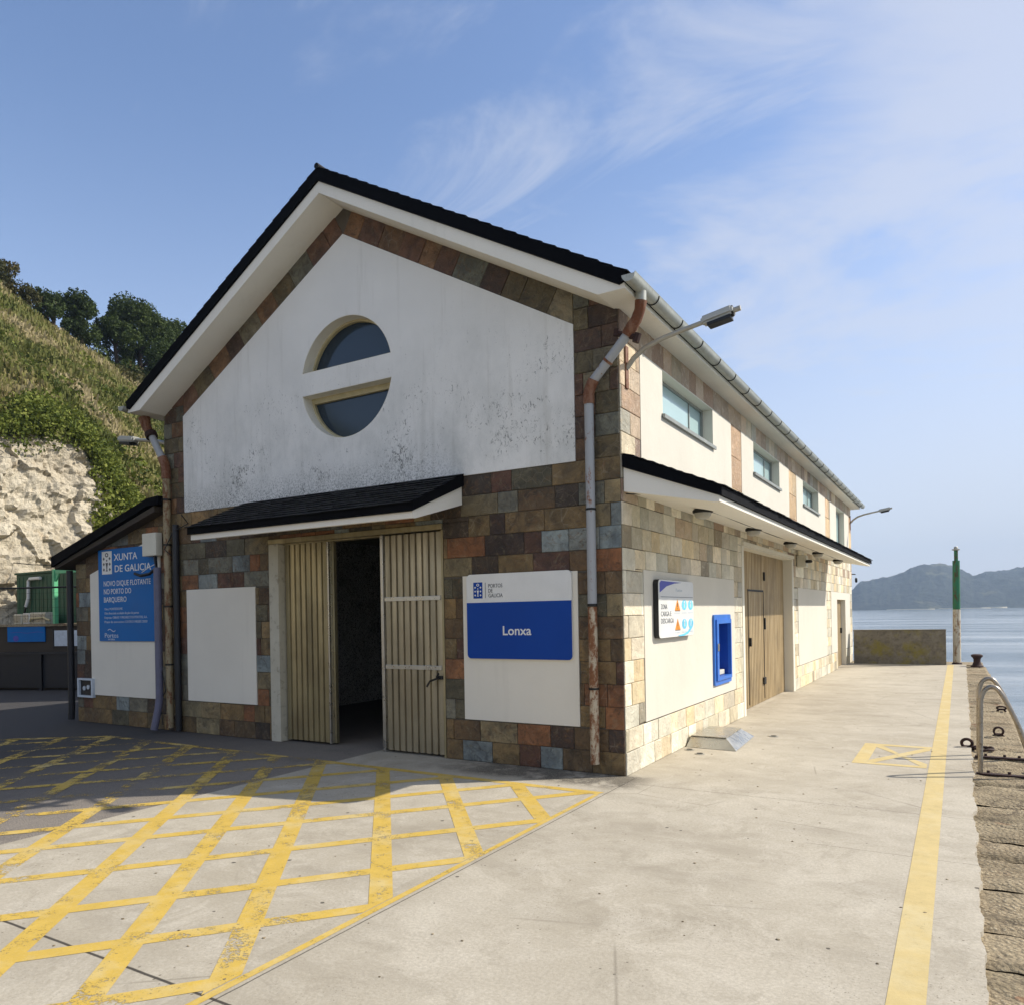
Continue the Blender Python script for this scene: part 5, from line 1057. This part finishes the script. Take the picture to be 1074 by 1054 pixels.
# end wall, pole, bollard
t = thing('quay_wall', 'low mossy concrete wall closing the end of the quay', 'wall', (1.3, 16.95, 0)); mb = MB()
nx, nz = 60, 14; vs = []
for j in range(nz + 1):
    for i in range(nx + 1): x = .14 + 2.3 * i / nx; z = .942 * j / nz; vs.append((x, 16.8 + mn.noise(Vector((x * 4, z * 4, 1))) * .012, z))
fs = [(j * (nx + 1) + i, j * (nx + 1) + i + 1, (j + 1) * (nx + 1) + i + 1, (j + 1) * (nx + 1) + i) for j in range(nz) for i in range(nx)]; mb.grow(vs, fs); mb.box(.14, 2.44, 16.815, 17.1, 0, .940); mb.build('wall', M['moss'], t); MB().box(.13, 2.45, 16.785, 17.11, .9425, .965, .006).build('coping', M['moss'], t)
t = thing('beacon_pole', 'tall post with flaking green top and whitish foot at the quay end', 'pole', (2.69, 17.25, -.01)); 
MB().lathe((2.69, 17.25, -.012), [(.13, 0), (.12, .04), (.10, .06)], 16).build('base', M['iron'], t); MB().tube([(2.69, 17.25, .04), (2.70, 17.25, 1.50)], [.098, .092], 16).build('lower_post', M['polewhite'], t, True)
MB().tube([(2.70, 17.25, 1.502), (2.71, 17.25, 2.84)], [.094, .088], 16).build('upper_post', M['greenp'], t, True); MB().tube([(2.71, 17.25, 2.842), (2.71, 17.25, 3.12)], .05, 12).build('neck', M['greenp'], t, True)
MB().lathe((2.71, 17.25, 3.121), [(.06, 0), (.10, .015), (.10, .035), (.05, .045), (.05, .085), (.03, .11)], 14).build('cap', M['galv'], t, True)
t = thing('bollard', 'rusty mushroom shaped mooring bollard at the quay corner', 'bollard', (3.15, 16.6, -.03)); MB().lathe((3.15, 16.6, -.025), [(.15, 0), (.15, .025), (.115, .05), (.085, .12), (.08, .2), (.105, .25), (.135, .275), (.135, .315), (.09, .34)], 20).build('post', M['iron'], t, True)
# ladder
t = thing('quay_ladder', 'stainless steel ladder handrails curving down over the quay edge', 'ladder', (3.1, 2.15, 0))
P1 = [(2.965, 0, -.02), (2.975, 0, .60), (2.985, 0, .72), (3.015, 0, .79), (3.07, 0, .82), (3.13, 0, .78), (3.22, 0, .60), (3.31, 0, .36), (3.40, 0, .06), (3.50, 0, -.25), (3.53, 0, -.6), (3.53, 0, -2.4)]
def smooth(pts, n=5):
    out = []
    for i in range(len(pts) - 1):
        p = [Vector(pts[max(0, min(len(pts) - 1, i + k))]) for k in (-1, 0, 1, 2)]
        for s_ in range(n): u = s_ / n; out.append(0.5 * ((2 * p[1]) + (p[2] - p[0]) * u + (2 * p[0] - 5 * p[1] + 4 * p[2] - p[3]) * u * u + (3 * p[1] - p[0] - 3 * p[2] + p[3]) * u ** 3))
    return out + [Vector(pts[-1])]
for yy in (1.68, 2.64): MB().tube([p + Vector((0, yy, 0)) for p in smooth(P1)], .022, 12).build('handrail', M['ladder'], t, True)
for yy in (1.68, 2.64): MB().box(2.93, 3.46, yy - .035, yy + .035, -.026, -.010).build('base_plate', M['iron'], t); mb = MB(); [mb.lathe((x, yy + .03, -.011), [(.014, 0), (.014, .022)], 6) for x in (3.03, 3.2, 3.33)]; mb.build('bolt', M['iron'], t)
for k in range(7): MB().tube([(3.53, 1.68, -.35 - .3 * k), (3.53, 2.64, -.35 - .3 * k)], .016, 8).build('rung', M['steel'], t, True)
t = thing('fender', 'black rubber fender block on the quay edge under the ladder rail', 'fender', (3.44, 1.95, -.1)); MB().box(3.36, 3.56, 1.86, 2.04, -.4, .04, .03).build('block', M['black'], t)
def ring(x, y, lb, tilt, rad=.05, r2=.013, flat=False):
    t = thing('mooring_ring', lb, 'mooring ring', (x, y, -.03), 'rusty mooring rings along the quay edge'); n = 24; pts = []
    for k in range(n + 1):
        a = 2 * math.pi * k / n; q = Vector((rad * math.cos(a), 0, rad * math.sin(a))); q = Matrix.Rotation(tilt, 3, 'X') @ q; pts.append(Vector((x, y, rad * abs(math.cos(tilt)) * .85 + .0)) + q)
    MB().tube(pts, r2, 8, False).build('ring', M['iron'], t, True); MB().tube([(x - .06, y + .03, -.035), (x - .03, y + .03, .0), (x + .03, y + .03, .0), (x + .06, y + .03, -.035)], .016, 6).build('staple', M['iron'], t, True)
ring(3.20, 4.22, 'upright rusty mooring ring on the quay edge behind the ladder', R(12)); ring(2.86, 3.12, 'rusty mooring ring standing where the concrete apron meets the coping', R(20), .052, .017)
ring(3.33, 6.9, 'small rusty mooring ring lying farther down the quay edge', R(62), .06, .014)
t = thing('mooring_ring', 'large rusty ring lying flat on the coping beside the ladder foot', 'mooring ring', (3.06, 3.12, 0), 'rusty mooring rings along the quay edge')
MB().tube([(3.02 + .09 * math.cos(2 * math.pi * k / 24), 3.12 + .12 * math.sin(2 * math.pi * k / 24), -.008 + .006 * math.sin(k)) for k in range(25)], .016, 8, False).build('ring', M['iron'], t, True); MB().tube([(2.90, 3.1, .0), (2.95, 3.1, .01)], .018, 8).build('shackle', M['iron'], t, True)
# small stones and litter on the apron
rg = random.Random(77); mb = MB()
for k in range(140):
    x, y = rg.uniform(-2.5, 2.8), rg.uniform(-6, 3); s_ = rg.uniform(.003, .009); bm = bmesh.new(); bmesh.ops.create_icosphere(bm, subdivisions=1, radius=s_)
    for v in bm.verts: v.co = Vector((x + v.co.x * rg.uniform(.8, 1.6), y + v.co.y, .002 + v.co.z * .5))
    mb.bm(bm)
mb.build('gravel_grains', M['coping'], kind='stuff', label='scattered tiny stones lying on the pale concrete apron', category='gravel')
# air
hb = MB(); hb.box(-2600, 2700, -200, 2750, -4.3, 190); hz_o = hb.build('haze', None, kind='stuff', label='pale sea haze between the quay and the far hills', category='haze')
hm = bpy.data.materials.new('sea_haze'); hm.use_nodes = True; ht = hm.node_tree; ht.nodes.remove(ht.nodes['Principled BSDF']); pv = ht.nodes.new('ShaderNodeVolumePrincipled'); pv.inputs['Color'].default_value = (0.58, 0.76, 1.0, 1); pv.inputs['Density'].default_value = 0.00030
ht.links.new(pv.outputs[0], ht.nodes['Material Output'].inputs['Volume']); hz_o.data.materials.append(hm)
